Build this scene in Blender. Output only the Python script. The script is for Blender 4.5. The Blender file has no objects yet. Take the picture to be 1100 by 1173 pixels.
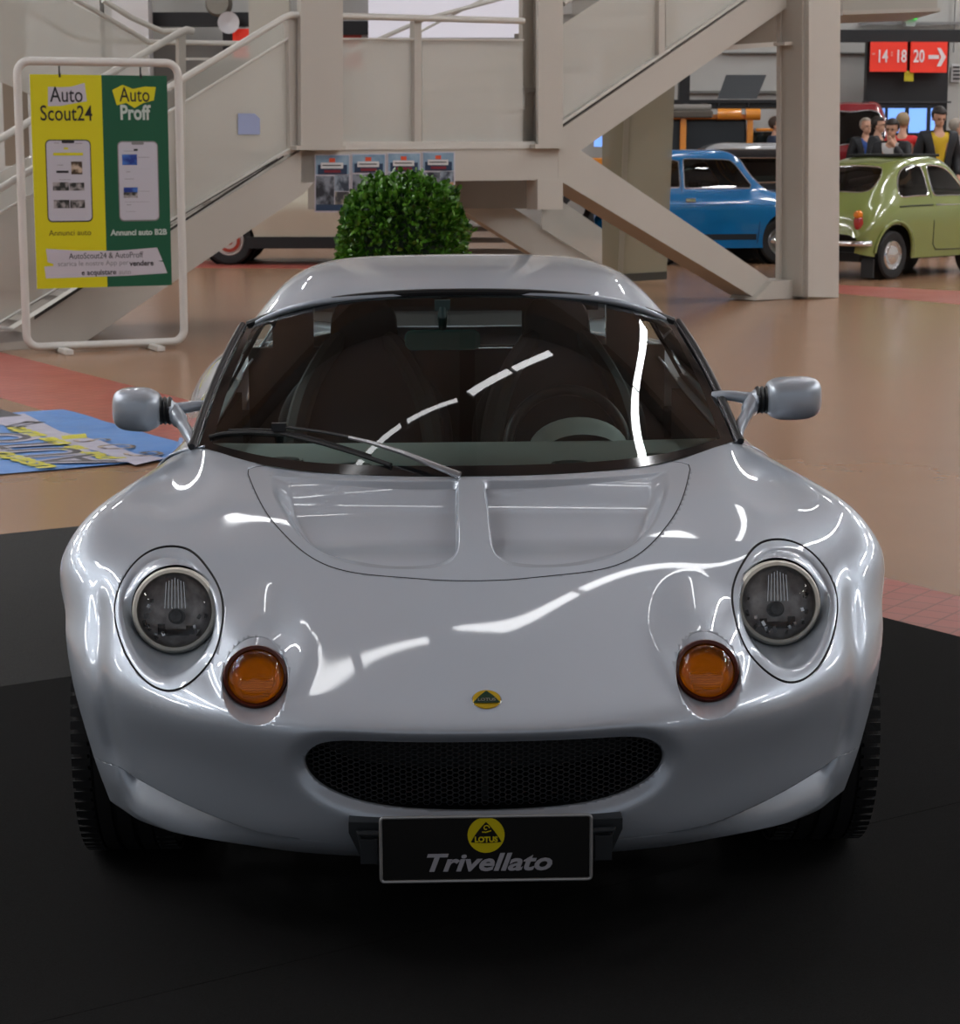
import bpy, bmesh, math, random
import numpy as np
from mathutils import Vector, Matrix, Euler
from mathutils.bvhtree import BVHTree
rnd = random.Random(7)
S = bpy.context.scene
COL = S.collection

# ---------------------------------------------------------------- camera, light, exposure
CAMH = 1.48; FPX = 2470.0; PITCH = math.atan((586.5-162)/FPX)
cam = bpy.data.cameras.new('camera'); camo = bpy.data.objects.new('camera', cam); COL.objects.link(camo)
camo.location = (0, 0, CAMH); camo.rotation_euler = (math.pi/2-PITCH, 0, 0)
cam.sensor_fit = 'HORIZONTAL'; cam.sensor_width = 36; cam.lens = FPX/1100*36
cam.clip_start = .05; cam.clip_end = 300
cam.dof.use_dof = True; cam.dof.focus_distance = 4.35; cam.dof.aperture_fstop = 20
S.camera = camo
S.view_settings.view_transform = 'Standard'; S.view_settings.look = 'None'
S.view_settings.exposure = 0.62; S.view_settings.gamma = 1; S.view_settings.use_curve_mapping = False
try: S.cycles.use_denoising = True; S.cycles.max_bounces = 8; S.cycles.caustics_reflective = False; S.cycles.caustics_refractive = False
except Exception: pass
W = bpy.data.worlds.new('hall_air'); S.world = W; W.use_nodes = True
WORLD_STRENGTH = 0.23
W.node_tree.nodes['Background'].inputs[0].default_value = (0.84, 0.91, 1.0, 1)
W.node_tree.nodes['Background'].inputs[1].default_value = WORLD_STRENGTH

# ---------------------------------------------------------------- materials
MATS = {}
def srgb(r, g, b):
    f = lambda c: (c/255/12.92) if c/255 <= .04045 else ((c/255+.055)/1.055)**2.4
    return (f(r), f(g), f(b))
def mat(name, col, rough=.5, metal=0, coat=0, spec=.5, emit=None, es=0, trans=0, ior=1.45, alpha=1, noise=None, bump=None):
    if name in MATS: return MATS[name]
    m = bpy.data.materials.new(name); m.use_nodes = True; MATS[name] = m
    nt = m.node_tree; b = nt.nodes['Principled BSDF']
    c = (*col, 1)
    b.inputs['Base Color'].default_value = c; b.inputs['Roughness'].default_value = rough
    b.inputs['Metallic'].default_value = metal; b.inputs['Coat Weight'].default_value = coat
    b.inputs['Coat Roughness'].default_value = .03
    b.inputs['Specular IOR Level'].default_value = spec; b.inputs['IOR'].default_value = ior
    b.inputs['Transmission Weight'].default_value = trans; b.inputs['Alpha'].default_value = alpha
    if emit: b.inputs['Emission Color'].default_value = (*emit, 1); b.inputs['Emission Strength'].default_value = es
    m.diffuse_color = c
    if noise or bump:
        tc = nt.nodes.new('ShaderNodeTexCoord')
    if noise:   # (scale, amount, colour2)
        n = nt.nodes.new('ShaderNodeTexNoise'); n.inputs['Scale'].default_value = noise[0]; n.inputs['Detail'].default_value = 6
        nt.links.new(tc.outputs['Object'], n.inputs['Vector'])
        r = nt.nodes.new('ShaderNodeValToRGB'); r.color_ramp.elements[0].position = .5-noise[1]; r.color_ramp.elements[1].position = .5+noise[1]
        r.color_ramp.elements[0].color = c; r.color_ramp.elements[1].color = (*noise[2], 1)
        nt.links.new(n.outputs['Fac'], r.inputs['Fac']); nt.links.new(r.outputs['Color'], b.inputs['Base Color'])
    if bump:    # (scale, strength, distance)
        n2 = nt.nodes.new('ShaderNodeTexNoise'); n2.inputs['Scale'].default_value = bump[0]; n2.inputs['Detail'].default_value = 4
        nt.links.new(tc.outputs['Object'], n2.inputs['Vector'])
        bp = nt.nodes.new('ShaderNodeBump'); bp.inputs['Strength'].default_value = bump[1]; bp.inputs['Distance'].default_value = bump[2]
        nt.links.new(n2.outputs['Fac'], bp.inputs['Height']); nt.links.new(bp.outputs['Normal'], b.inputs['Normal'])
    return m
def glass_mat(name, tint, rough=0.0, fac=None, col=(1,1,1), base=.04):
    """thin pane: transparent tint plus fresnel reflection"""
    if name in MATS: return MATS[name]
    m = bpy.data.materials.new(name); m.use_nodes = True; MATS[name] = m; nt = m.node_tree
    nt.nodes.remove(nt.nodes['Principled BSDF']); out = nt.nodes['Material Output']
    t = nt.nodes.new('ShaderNodeBsdfTransparent'); t.inputs[0].default_value = (*tint, 1)
    g = nt.nodes.new('ShaderNodeBsdfGlossy'); g.inputs[0].default_value = (*col, 1); g.inputs['Roughness'].default_value = rough
    mx = nt.nodes.new('ShaderNodeMixShader')
    fr = nt.nodes.new('ShaderNodeFresnel'); fr.inputs[0].default_value = 1.36 if name == 'windscreen_glass' else 1.5
    nt.links.new(fr.outputs[0], mx.inputs[0]); nt.links.new(t.outputs[0], mx.inputs[1]); nt.links.new(g.outputs[0], mx.inputs[2])
    nt.links.new(mx.outputs[0], out.inputs[0]); return m

# ---------------------------------------------------------------- object helpers
def thing(name, label, cat, loc=(0,0,0), rotz=0, group=None, parent=None):
    o = bpy.data.objects.new(name, None); COL.objects.link(o); o.location = loc; o.rotation_euler = (0, 0, rotz)
    o.empty_display_size = .1; o['label'] = label; o['category'] = cat
    if group: o['group'] = group
    return o
def tag(o, label=None, cat=None, group=None, kind=None):
    if label: o['label'] = label
    if cat: o['category'] = cat
    if group: o['group'] = group
    if kind: o['kind'] = kind
    return o
def raw(name, verts, faces, m, parent=None, smooth=True, mats=None, fm=None):
    me = bpy.data.meshes.new(name); me.from_pydata([tuple(map(float, v)) for v in verts], [], [tuple(map(int, f)) for f in faces]); me.update()
    o = bpy.data.objects.new(name, me); COL.objects.link(o)
    if mats:
        for q in mats: me.materials.append(q)
        if fm is not None: me.polygons.foreach_set('material_index', fm)
    else: me.materials.append(m)
    if smooth: me.polygons.foreach_set('use_smooth', [True]*len(me.polygons))
    if parent: o.parent = parent
    return o
class MB:
    """mesh builder collecting simple solids into one object"""
    def __init__(s): s.v = []; s.f = []; s.m = []; s.cm = 0
    def add(s, vs, fs):
        n = len(s.v); s.v += [tuple(v) for v in vs]; s.f += [tuple(i+n for i in f) for f in fs]; s.m += [s.cm]*len(fs); return s
    def box(s, c, d, R=None):
        vs = []
        for z in (-1, 1):
            for x, y in ((-1,-1),(1,-1),(1,1),(-1,1)):
                p = Vector((x*d[0]/2, y*d[1]/2, z*d[2]/2))
                if R is not None: p = R @ p
                vs.append(p+Vector(c))
        return s.add(vs, [(3,2,1,0),(4,5,6,7),(0,1,5,4),(1,2,6,5),(2,3,7,6),(3,0,4,7)])
    def prism(s, poly, d):
        """poly: 3D points in a plane, d: extrusion vector"""
        n = len(poly); d = Vector(d); a = [Vector(p) for p in poly]
        return s.add(a+[p+d for p in a], [tuple(range(n)), tuple(range(2*n-1, n-1, -1))]+[(i, i+n, (i+1)%n+n, (i+1)%n) for i in range(n)])
    def tube(s, pts, r, n=12, closed=False, cap=True):
        pts = [Vector(p) for p in pts]; N = len(pts)
        rs = r if isinstance(r, (list, tuple)) else [r]*N
        up = None; rings = []
        for i, p in enumerate(pts):
            a = pts[i-1] if (i > 0 or closed) else p; b = pts[(i+1)%N] if (i < N-1 or closed) else p
            t = (b-a).normalized()
            if up is None: up = Vector((0,0,1)) if abs(t.z) < .9 else Vector((1,0,0))
            u = (up-t*up.dot(t)).normalized(); w = t.cross(u); up = u
            rings.append([p+(u*math.cos(2*math.pi*k/n)+w*math.sin(2*math.pi*k/n))*rs[i] for k in range(n)])
        vs = [v for R_ in rings for v in R_]; fs = []
        for i in range(N if closed else N-1):
            j = (i+1) % N
            for k in range(n): fs.append((i*n+k, i*n+(k+1)%n, j*n+(k+1)%n, j*n+k))
        if cap and not closed: fs += [tuple(range(n-1,-1,-1)), tuple((N-1)*n+k for k in range(n))]
        return s.add(vs, fs)
    def lathe(s, prof, n=48, M=None, close=False):
        """prof: (r, h) pairs; axis +Y local; M: 4x4"""
        vs = []; fs = []; P = len(prof)
        for k in range(n):
            a = 2*math.pi*k/n
            for r, h in prof:
                p = Vector((r*math.cos(a), h, r*math.sin(a)))
                vs.append(M @ p if M is not None else p)
        for k in range(n):
            k2 = (k+1) % n
            for i in range(P if close else P-1):
                j = (i+1) % P
                fs.append((k*P+i, k*P+j, k2*P+j, k2*P+i))
        return s.add(vs, fs)
    def build(s, name, m, parent=None, smooth=False, mats=None, bevel=0):
        o = raw(name, s.v, s.f, m, parent, False, mats, s.m if mats else None)
        bm = bmesh.new(); bm.from_mesh(o.data); bmesh.ops.recalc_face_normals(bm, faces=bm.faces)
        if smooth:
            for f in bm.faces: f.smooth = True
            for e in bm.edges:
                if len(e.link_faces) == 2 and e.calc_face_angle(0) > math.radians(38): e.smooth = False
        bm.to_mesh(o.data); bm.free()
        if bevel:
            md = o.modifiers.new('bevel', 'BEVEL'); md.width = bevel; md.segments = 2; md.limit_method = 'ANGLE'
        return o
def text(name, body, size, m, loc, rot=(math.pi/2,0,0), parent=None, bold=0, shear=0, ext=.001, align='CENTER', sx=1, space=1):
    cu = bpy.data.curves.new(name, 'FONT'); cu.body = body; cu.size = size; cu.offset = bold; cu.shear = shear; cu.extrude = ext
    cu.align_x = align; cu.align_y = 'CENTER'; cu.resolution_u = 3; cu.space_character = space
    t = bpy.data.objects.new(name, cu); COL.objects.link(t)
    dg = bpy.context.evaluated_depsgraph_get(); me = bpy.data.meshes.new_from_object(t.evaluated_get(dg))
    bpy.data.objects.remove(t); me.name = name
    o = bpy.data.objects.new(name, me); COL.objects.link(o); me.materials.clear(); me.materials.append(m)
    o.location = loc; o.rotation_euler = rot; o.scale = (sx, 1, 1)
    if parent: o.parent = parent
    return o

# ---------------------------------------------------------------- surface tools
def nspline(Y, t, tt):
    """natural cubic spline through Y (k,...) at params t, evaluated at tt"""
    k = len(t); h = np.diff(t); sh = Y.shape; Y = Y.reshape(k, -1)
    A = np.zeros((k, k)); B = np.zeros_like(Y); A[0,0] = A[-1,-1] = 1
    for i in range(1, k-1):
        A[i,i-1] = h[i-1]; A[i,i] = 2*(h[i-1]+h[i]); A[i,i+1] = h[i]
        B[i] = 6*((Y[i+1]-Y[i])/h[i]-(Y[i]-Y[i-1])/h[i-1])
    M2 = np.linalg.solve(A, B)
    i = np.clip(np.searchsorted(t, tt, side='right')-1, 0, k-2)
    a = ((t[i+1]-tt)/h[i])[:,None]; b = ((tt-t[i])/h[i])[:,None]; hh = h[i][:,None]
    R_ = a*Y[i]+b*Y[i+1]+((a**3-a)*M2[i]+(b**3-b)*M2[i+1])*hh**2/6
    return R_.reshape((len(tt),)+sh[1:])
def params(C):
    d = np.sqrt(((C[1:]-C[:-1])**2).sum(-1)); d = d.reshape(len(d), -1).mean(1)**.5
    return np.concatenate([[0], np.cumsum(d)])
def dense_t(t, n):
    return np.unique(np.concatenate([np.linspace(t[i], t[i+1], n+1) for i in range(len(t)-1)]))
def blur(A, it):
    A = A.copy()
    for _ in range(it):
        B = A.copy(); B[1:-1] = A[1:-1]*.5+(A[2:]+A[:-2])*.25; A = B
        B = A.copy(); B[:,1:-1] = A[:,1:-1]*.5+(A[:,2:]+A[:,:-2])*.25; A = B
    return A
def surf(C, n=12, m=12, it=0):
    C = np.asarray(C, float); t = params(C); A = nspline(C, t, dense_t(t, n))
    A = A.swapaxes(0, 1); t = params(C.swapaxes(0, 1)); A = nspline(A, t, dense_t(t, m)).swapaxes(0, 1)
    return blur(A, it) if it else A
def mirror_rows(C):
    C = np.asarray(C, float); L = C[:, 1:][:, ::-1].copy(); L[..., 0] *= -1
    return np.concatenate([L, C], 1)
def grid_mesh(A):
    R_, Cn, _ = A.shape; V = A.reshape(-1, 3); idx = np.arange(R_*Cn).reshape(R_, Cn)
    F = np.stack([idx[:-1,:-1], idx[:-1,1:], idx[1:,1:], idx[1:,:-1]], -1).reshape(-1, 4)
    return V, [tuple(f) for f in F]
def closed_curve(P, n=12):
    """smooth closed curve through 2D/3D points"""
    P = np.asarray(P, float); k = len(P); Q = np.concatenate([P[-3:], P, P[:3]])
    d = np.sqrt(((Q[1:]-Q[:-1])**2).sum(-1))**.5; t = np.concatenate([[0], np.cumsum(d)])
    tt = np.concatenate([np.linspace(t[i+3], t[i+4], n, endpoint=False) for i in range(k)])
    return nspline(Q, t, tt)
def open_curve(P, n=12):
    P = np.asarray(P, float); d = np.sqrt(((P[1:]-P[:-1])**2).sum(-1))**.5; t = np.concatenate([[0], np.cumsum(d)])
    return nspline(P, t, dense_t(t, n))
def sdf(poly):
    """signed distance function to closed polygon (negative inside)"""
    A = np.asarray(poly, float); B = np.roll(A, -1, 0)
    def f(P):
        out = np.empty(len(P))
        for s in range(0, len(P), 20000):
            p = P[s:s+20000][:, None]; ab = B-A; ap = p-A
            h = np.clip((ap*ab).sum(-1)/np.maximum((ab*ab).sum(-1), 1e-12), 0, 1)
            d = np.sqrt(((ap-ab*h[..., None])**2).sum(-1)).min(1)
            c = ((A[:,1] > p[...,1]) != (B[:,1] > p[...,1]))
            with np.errstate(divide='ignore', invalid='ignore'):
                xi = (B[:,0]-A[:,0])*(p[...,1]-A[:,1])/(B[:,1]-A[:,1])+A[:,0]
            ins = (c & (p[...,0] < xi)).sum(1) % 2 == 1
            out[s:s+20000] = np.where(ins, -d, d)
        return out
    return f
def clip(V, F, f):
    """keep the part where f(V) > 0; boundary edges are cut cleanly"""
    V = np.asarray(V, float); g = f(V); pos = g > 0; keep = []; cut = {}; mixed = []
    for fc in F:
        s = sum(1 for i in fc if pos[i])
        if s == len(fc): keep.append(fc)
        elif s: mixed.append(fc)
    for fc in mixed:
        for a, b in zip(fc, fc[1:]+fc[:1]):
            if pos[a] != pos[b]: cut.setdefault((min(a,b), max(a,b)), None)
    ed = list(cut)
    if ed:
        E_ = np.array(ed); A = V[E_[:,0]]; B = V[E_[:,1]]; ga = g[E_[:,0]] > 0
        lo = np.zeros(len(ed)); hi = np.ones(len(ed))
        for _ in range(10):
            m = (lo+hi)/2; gm = f(A+(B-A)*m[:,None]) > 0; same = gm == ga
            lo = np.where(same, m, lo); hi = np.where(same, hi, m)
        P = A+(B-A)*((lo+hi)/2)[:,None]
        for i, e in enumerate(ed): cut[e] = len(V)+i
        V = np.concatenate([V, P])
    for fc in mixed:
        o = []
        for a, b in zip(fc, fc[1:]+fc[:1]):
            if pos[a]: o.append(a)
            if pos[a] != pos[b]: o.append(cut[(min(a,b), max(a,b))])
        if len(o) > 2: keep.append(tuple(o))
    used = sorted({i for fc in keep for i in fc}); mp = {j: i for i, j in enumerate(used)}
    return V[used], [tuple(mp[i] for i in fc) for fc in keep]
def sm(a, b, x):
    t = np.clip((x-a)/(b-a), 0, 1); return t*t*(3-2*t)
def mirx(P): return [(-x, *r) for x, *r in P]
def solid(o, th, off=-1):
    md = o.modifiers.new('thickness', 'SOLIDIFY'); md.thickness = th; md.offset = off; return o
def w_at(px, py, Y):
    """world point at depth Y on the sight line of a measured image position"""
    u = (px-550)/FPX; v = (586.5-py)/FPX; c, s = math.cos(PITCH), math.sin(PITCH)
    d = (u, c+v*s, -s+v*c); t = Y/d[1]; return Vector((d[0]*t, Y, CAMH+d[2]*t))

# ================================================================ SPORTS CAR
SILVER = mat('silver_paint', (.47,.53,.61), .40, .42, 1.0)
BLACK = mat('black_plastic', (.012,.013,.015), .45)
RUBBER = mat('tyre_rubber', (.012,.012,.013), .65, bump=(90, .4, .003))
DARKGAP = mat('shut_line_shade', (.004,.004,.006), .8)  # near-black tubes under the panel gaps, the gap shade put into their colour
CHROME = mat('bright_metal', (.75,.76,.78), .15, 1)
car = thing('sports_car', 'silver two-seat sports car with round headlights and orange indicators on the black carpet', 'car', (.013, 3.64, .004))
car.rotation_euler = (0, -math.radians(.35), math.radians(1.7))
HB = [
 [(0,.12,.195),(.15,.12,.195),(.30,.15,.193),(.44,.21,.19),(.56,.30,.187),(.65,.385,.188),(.71,.45,.195),(.745,.50,.205),(.76,.53,.21),(.77,.56,.215)],
 [(0,.065,.235),(.15,.07,.235),(.30,.10,.233),(.44,.165,.23),(.565,.265,.228),(.665,.36,.235),(.725,.43,.255),(.76,.495,.26),(.778,.54,.255),(.785,.60,.24)],
 [(0,.04,.305),(.16,.045,.305),(.31,.085,.30),(.455,.155,.297),(.575,.25,.295),(.675,.35,.30),(.74,.43,.31),(.78,.51,.31),(.80,.59,.30),(.80,.68,.26)],
 [(0,.03,.37),(.16,.035,.37),(.32,.075,.37),(.46,.14,.37),(.58,.235,.37),(.68,.335,.37),(.75,.42,.375),(.80,.53,.38),(.825,.65,.36),(.815,.78,.28)],
 [(0,.022,.432),(.16,.028,.432),(.32,.065,.432),(.465,.125,.432),(.585,.215,.434),(.685,.32,.437),(.76,.42,.44),(.815,.55,.45),(.84,.70,.42),(.82,.88,.29)],
 [(0,.030,.458),(.16,.038,.458),(.32,.075,.46),(.47,.14,.465),(.59,.235,.475),(.69,.335,.49),(.765,.45,.50),(.825,.58,.515),(.85,.75,.47),(.825,.96,.29)],
 [(0,.10,.478),(.155,.105,.48),(.32,.14,.484),(.47,.205,.494),(.59,.30,.515),(.69,.40,.54),(.77,.51,.55),(.832,.63,.555),(.853,.79,.50),(.825,1.03,.29)],
 [(0,.25,.522),(.15,.25,.524),(.31,.28,.53),(.46,.34,.555),(.59,.41,.59),(.695,.50,.615),(.78,.585,.628),(.842,.67,.625),(.857,.82,.55),(.82,1.1,.28)],
 [(0,.42,.578),(.15,.42,.580),(.31,.44,.587),(.46,.49,.615),(.59,.55,.655),(.695,.62,.67),(.785,.68,.680),(.843,.75,.660),(.859,.87,.555),(.815,1.17,.27)],
 [(0,.60,.638),(.15,.60,.640),(.31,.61,.646),(.46,.64,.665),(.585,.69,.695),(.69,.74,.705),(.78,.79,.718),(.838,.845,.672),(.852,.96,.54),(.805,1.24,.25)],
 [(0,.78,.697),(.15,.78,.698),(.31,.79,.702),(.46,.82,.715),(.58,.86,.728),(.68,.89,.728),(.765,.93,.735),(.823,.98,.672),(.832,1.08,.52),(.79,1.3,.23)],
 [(0,.92,.742),(.15,.925,.743),(.31,.945,.745),(.46,.98,.752),(.58,1.05,.76),(.665,1.09,.75),(.738,1.11,.745),(.792,1.15,.66),(.80,1.22,.50),(.77,1.38,.22)],
 [(0,.99,.766),(.15,1.0,.766),(.31,1.04,.768),(.46,1.12,.775),(.60,1.26,.79),(.655,1.30,.775),(.712,1.33,.742),(.758,1.36,.63),(.77,1.40,.47),(.755,1.46,.2)]]
for r_ in HB[5:13]:
    for c_ in range(5):
        x_, y_, z_ = r_[c_]; t_ = min(max((y_-.03)/.955, 0), 1); r_[c_] = (x_, y_, z_+.030*4*t_*(1-t_)*(1,1,.9,.55,.15)[c_])
for r_, dz_ in ((HB[11], .003), (HB[12], .006)):
    for c_ in range(4): r_[c_] = (r_[c_][0], r_[c_][1], r_[c_][2]-dz_)
A = surf(mirror_rows(HB), 20, 18, 60)
def grid_normals(A):
    du = np.gradient(A, axis=1); dv = np.gradient(A, axis=0); n = np.cross(du, dv); return n/np.linalg.norm(n, axis=-1, keepdims=True)
N = grid_normals(A)
if N[len(A)//2, A.shape[1]//2, 2] < 0: N = -N
V0, F0 = grid_mesh(A); N0 = N.reshape(-1, 3)
base_bvh = BVHTree.FromPolygons([tuple(v) for v in V0], F0)
# outlines of the features, front view (x,z) or plan (x,y), right-hand side
EGG = closed_curve([(.603,.680),(.65,.673),(.685,.648),(.704,.606),(.699,.565),(.668,.520),(.624,.490),(.574,.483),(.524,.507),(.494,.543),(.486,.584),(.498,.620),(.53,.652),(.565,.673)], 10)
GR = closed_curve([(0,.431),(.15,.4315),(.25,.430),(.299,.419),(.322,.390),(.304,.352),(.244,.321),(.157,.305),(0,.299),(-.157,.305),(-.244,.321),(-.304,.352),(-.322,.390),(-.299,.419),(-.25,.430),(-.15,.4315)], 10)
LID = [(0,.488),(.07,.4905),(.14,.50),(.243,.522),(.322,.577),(.385,.68),(.432,.80),(.470,.963),(.488,1.06)]
LIDC = np.array(open_curve(LID, 10)); LIDC = np.concatenate([LIDC[::-1]*[-1,1], LIDC[1:]])
LIDC = LIDC[1:-1]
lidcl = np.concatenate([LIDC, [(.488,1.085),(.472,1.108),(.45,1.115),(.44,1.5),(-.44,1.5),(-.45,1.115),(-.472,1.108),(-.488,1.085)]])
VENT = GR
INC = (.414, .512); IR = .0615
s_egg, s_gr, s_lid, s_vent = sdf(EGG), sdf(GR), sdf(lidcl), sdf(VENT)
absx = lambda V: np.stack([np.abs(V[:,0]), V[:,1], V[:,2]], 1)
def hood_only(V): return (V[:,1] < 1.2) & (np.abs(V[:,0]) < .6) & (V[:,2] > .55)
D = np.zeros(len(V0)); VA = absx(V0)
V1 = V0+N0*D[:,None]
# rolled edge round the grille mouth
dg = s_gr(V0[:, [0,2]]); near = (V0[:,1] < .35)
V1[:,1] += np.where(near, .022*np.clip(1-np.maximum(dg,0)/.034, 0, 1)**2, 0)
# fairings over the indicators
fx = (VA[:,0]-INC[0])/.095; fz = (VA[:,2]-(INC[1]+.04))/.085
bl = np.clip(1-fx**2-fz**2, 0, 1); V1[:,1] -= np.where(near | (V0[:,1] < .5), .085*bl**1.4, 0)
# flare crease between headlight pod and wheel-arch flare
V1 = blur(V1.reshape(A.shape), 3).reshape(-1, 3)
# valley between the headlight pod and the wheel-arch flare
xg = .700+.045*np.clip((V1[:,2]-.30)/.30, 0, 1); lat = np.abs(V1[:,0])-xg
V1 = V1.copy(); V1[:,1] += np.where(V1[:,1] < .9, .020*np.exp(-(lat/.022)**2)*sm(.25,.34,V1[:,2])*(1-sm(.56,.66,V1[:,2])), 0)
g_ = .0011
f_arch = lambda V: np.where(np.abs(V[:,0]) > .55, np.hypot(V[:,1]-.80, V[:,2]-.275)-.335, 1)
Vb, Fb = clip(V1, F0, f_arch)
Vb, Fb = clip(Vb, Fb, lambda V: np.where(V[:,1] < .4, s_gr(V[:, [0,2]]), 1))
Vb, Fb = clip(Vb, Fb, lambda V: np.where(V[:,1] < .6, np.hypot(np.abs(V[:,0])-INC[0], V[:,2]-INC[1])-IR, 1))
Vb, Fb = clip(Vb, Fb, lambda V: np.where(V[:,1] < .75, s_egg(absx(V)[:, [0,2]])-g_, 1))
f_l = lambda V: np.where((V[:,2] > .55), s_lid(V[:, :2]), 1)
Vl, Fl = clip(Vb, Fb, lambda V: -f_l(V)-g_)
Vb, Fb = clip(Vb, Fb, lambda V: f_l(V)-g_)
# chin: below a crisp line at both lower corners the skin steps in and slopes out again to the lip
def zline(V): return .242+.052*np.clip((np.abs(V[:,0])-.42)/.26, 0, 1)**1.3-.008*(1-sm(.33,.5,np.abs(V[:,0])))
fch = lambda V: np.where((V[:,1] < .62) & (np.abs(V[:,0]) > .2), V[:,2]-zline(V), 1)
Vt, Ft = clip(Vb, Fb, fch); Vc, Fc = clip(Vb, Fb, lambda V: -fch(V))
env = sm(.31,.56,np.abs(Vc[:,0]))*(1-sm(.655,.705,np.abs(Vc[:,0]))); hh = np.clip((zline(Vc)-Vc[:,2])/.085, 0, 1)
Vc[:,1] += env*.062*(1-hh)**1.2; Vc[:,1] -= env*.015*hh; Vc[:,2] += .0005*(hh < .01)
nt_ = len(Vt); Vb = np.concatenate([Vt, Vc]); Fb = Ft+[tuple(i+nt_ for i in f) for f in Fc]
shell = raw('front_body_shell', Vb, Fb, SILVER, car); solid(shell, .004)
# outlets sunk into the lid: floor patch, steep inner wall, broad outer wall
VO = np.concatenate([open_curve([(.0245,.962),(.027,.887),(.030,.68),(.035,.60),(.056,.553),(.09,.536),(.13,.532),(.20,.538),(.285,.578),(.35,.660),(.40,.80),(.430,.94),(.442,1.045)], 6), open_curve([(.442,1.045),(.30,.995),(.16,.968),(.0245,.962)], 8)[1:-1]])
VI = np.concatenate([open_curve([(.033,.950),(.035,.887),(.038,.68),(.044,.618),(.064,.578),(.095,.562),(.13,.556),(.19,.562),(.262,.600),(.316,.672),(.356,.80),(.380,.92),(.390,1.005)], 6), open_curve([(.390,1.005),(.28,.975),(.15,.954),(.033,.950)], 8)[1:-1]])
s_vo, s_vi = sdf(VO), sdf(VI)
def vdep(y): return .007+.031*sm(.55,.74,y)*(1-sm(.86,1.0,y))
VlA, FlA = Vl, Fl
Vl, Fl = clip(VlA, FlA, lambda V: s_vo(absx(V)[:, :2]))
lid_bvh = BVHTree.FromPolygons([tuple(v) for v in VlA], FlA)
def on_lid(x, y):
    h = lid_bvh.ray_cast(Vector((x, y, 2)), Vector((0,0,-1)))[0]; return h if h else Vector((x, y, .44+.335*y))
for sgn in (1, -1):
    n0 = len(VO); vs = []
    for k in range(n0):
        a = on_lid(sgn*VO[k,0], VO[k,1]); c = on_lid(sgn*VI[k,0], VI[k,1]); c.z -= vdep(c.y)
        for w_, e_ in ((0,0),(.12,.02),(.3,.18),(.55,.55),(.8,.88),(.92,.975),(1,1)):
            q = a.lerp(c, w_); q.z = a.z+(c.z-a.z)*e_ if w_ < 1 else c.z; vs.append(q)
        vs[-7].z = a.z
    fs = [(k*7+i, k*7+i+1, ((k+1)%n0)*7+i+1, ((k+1)%n0)*7+i) for k in range(n0) for i in range(6)]
    nb = len(Vl); Vl = np.concatenate([Vl, np.array([tuple(v) for v in vs])]); Fl = Fl+[tuple(i+nb for i in f) for f in fs]
    Vf, Ff = clip(VlA, FlA, lambda V: np.where(V[:,0]*sgn > 0, -s_vi(absx(V)[:, :2]), -1))
    Vf = Vf.copy(); Vf[:,2] -= vdep(Vf[:,1]); nb = len(Vl); Vl = np.concatenate([Vl, Vf]); Fl = Fl+[tuple(i+nb for i in f) for f in Ff]
lid = raw('bonnet_lid', Vl, Fl, SILVER, car); 
lid['label'] = 'bonnet access lid with two sunken outlets'
bvh = BVHTree.FromPolygons([tuple(v) for v in V1], F0)
def on_xz(x, z, B=bvh):
    h = B.ray_cast(Vector((x, -1, z)), Vector((0, 1, 0)))[0]; return h if h else Vector((x, .5, z))
def on_xy(x, y, B=bvh):
    h = B.ray_cast(Vector((x, y, 2)), Vector((0, 0, -1)))[0]; return h if h else Vector((x, y, .78))
# dark shut lines
b = MB(); b.tube([on_xy(x, y)-Vector((0,0,.0035)) for x, y in np.concatenate([[(-.452,1.113),(-.474,1.104),(-.488,1.085)], LIDC, [(.488,1.085),(.474,1.104),(.452,1.113)]])], .0040, 6)
b.build('bonnet_shut_line', DARKGAP, car, True)
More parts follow.
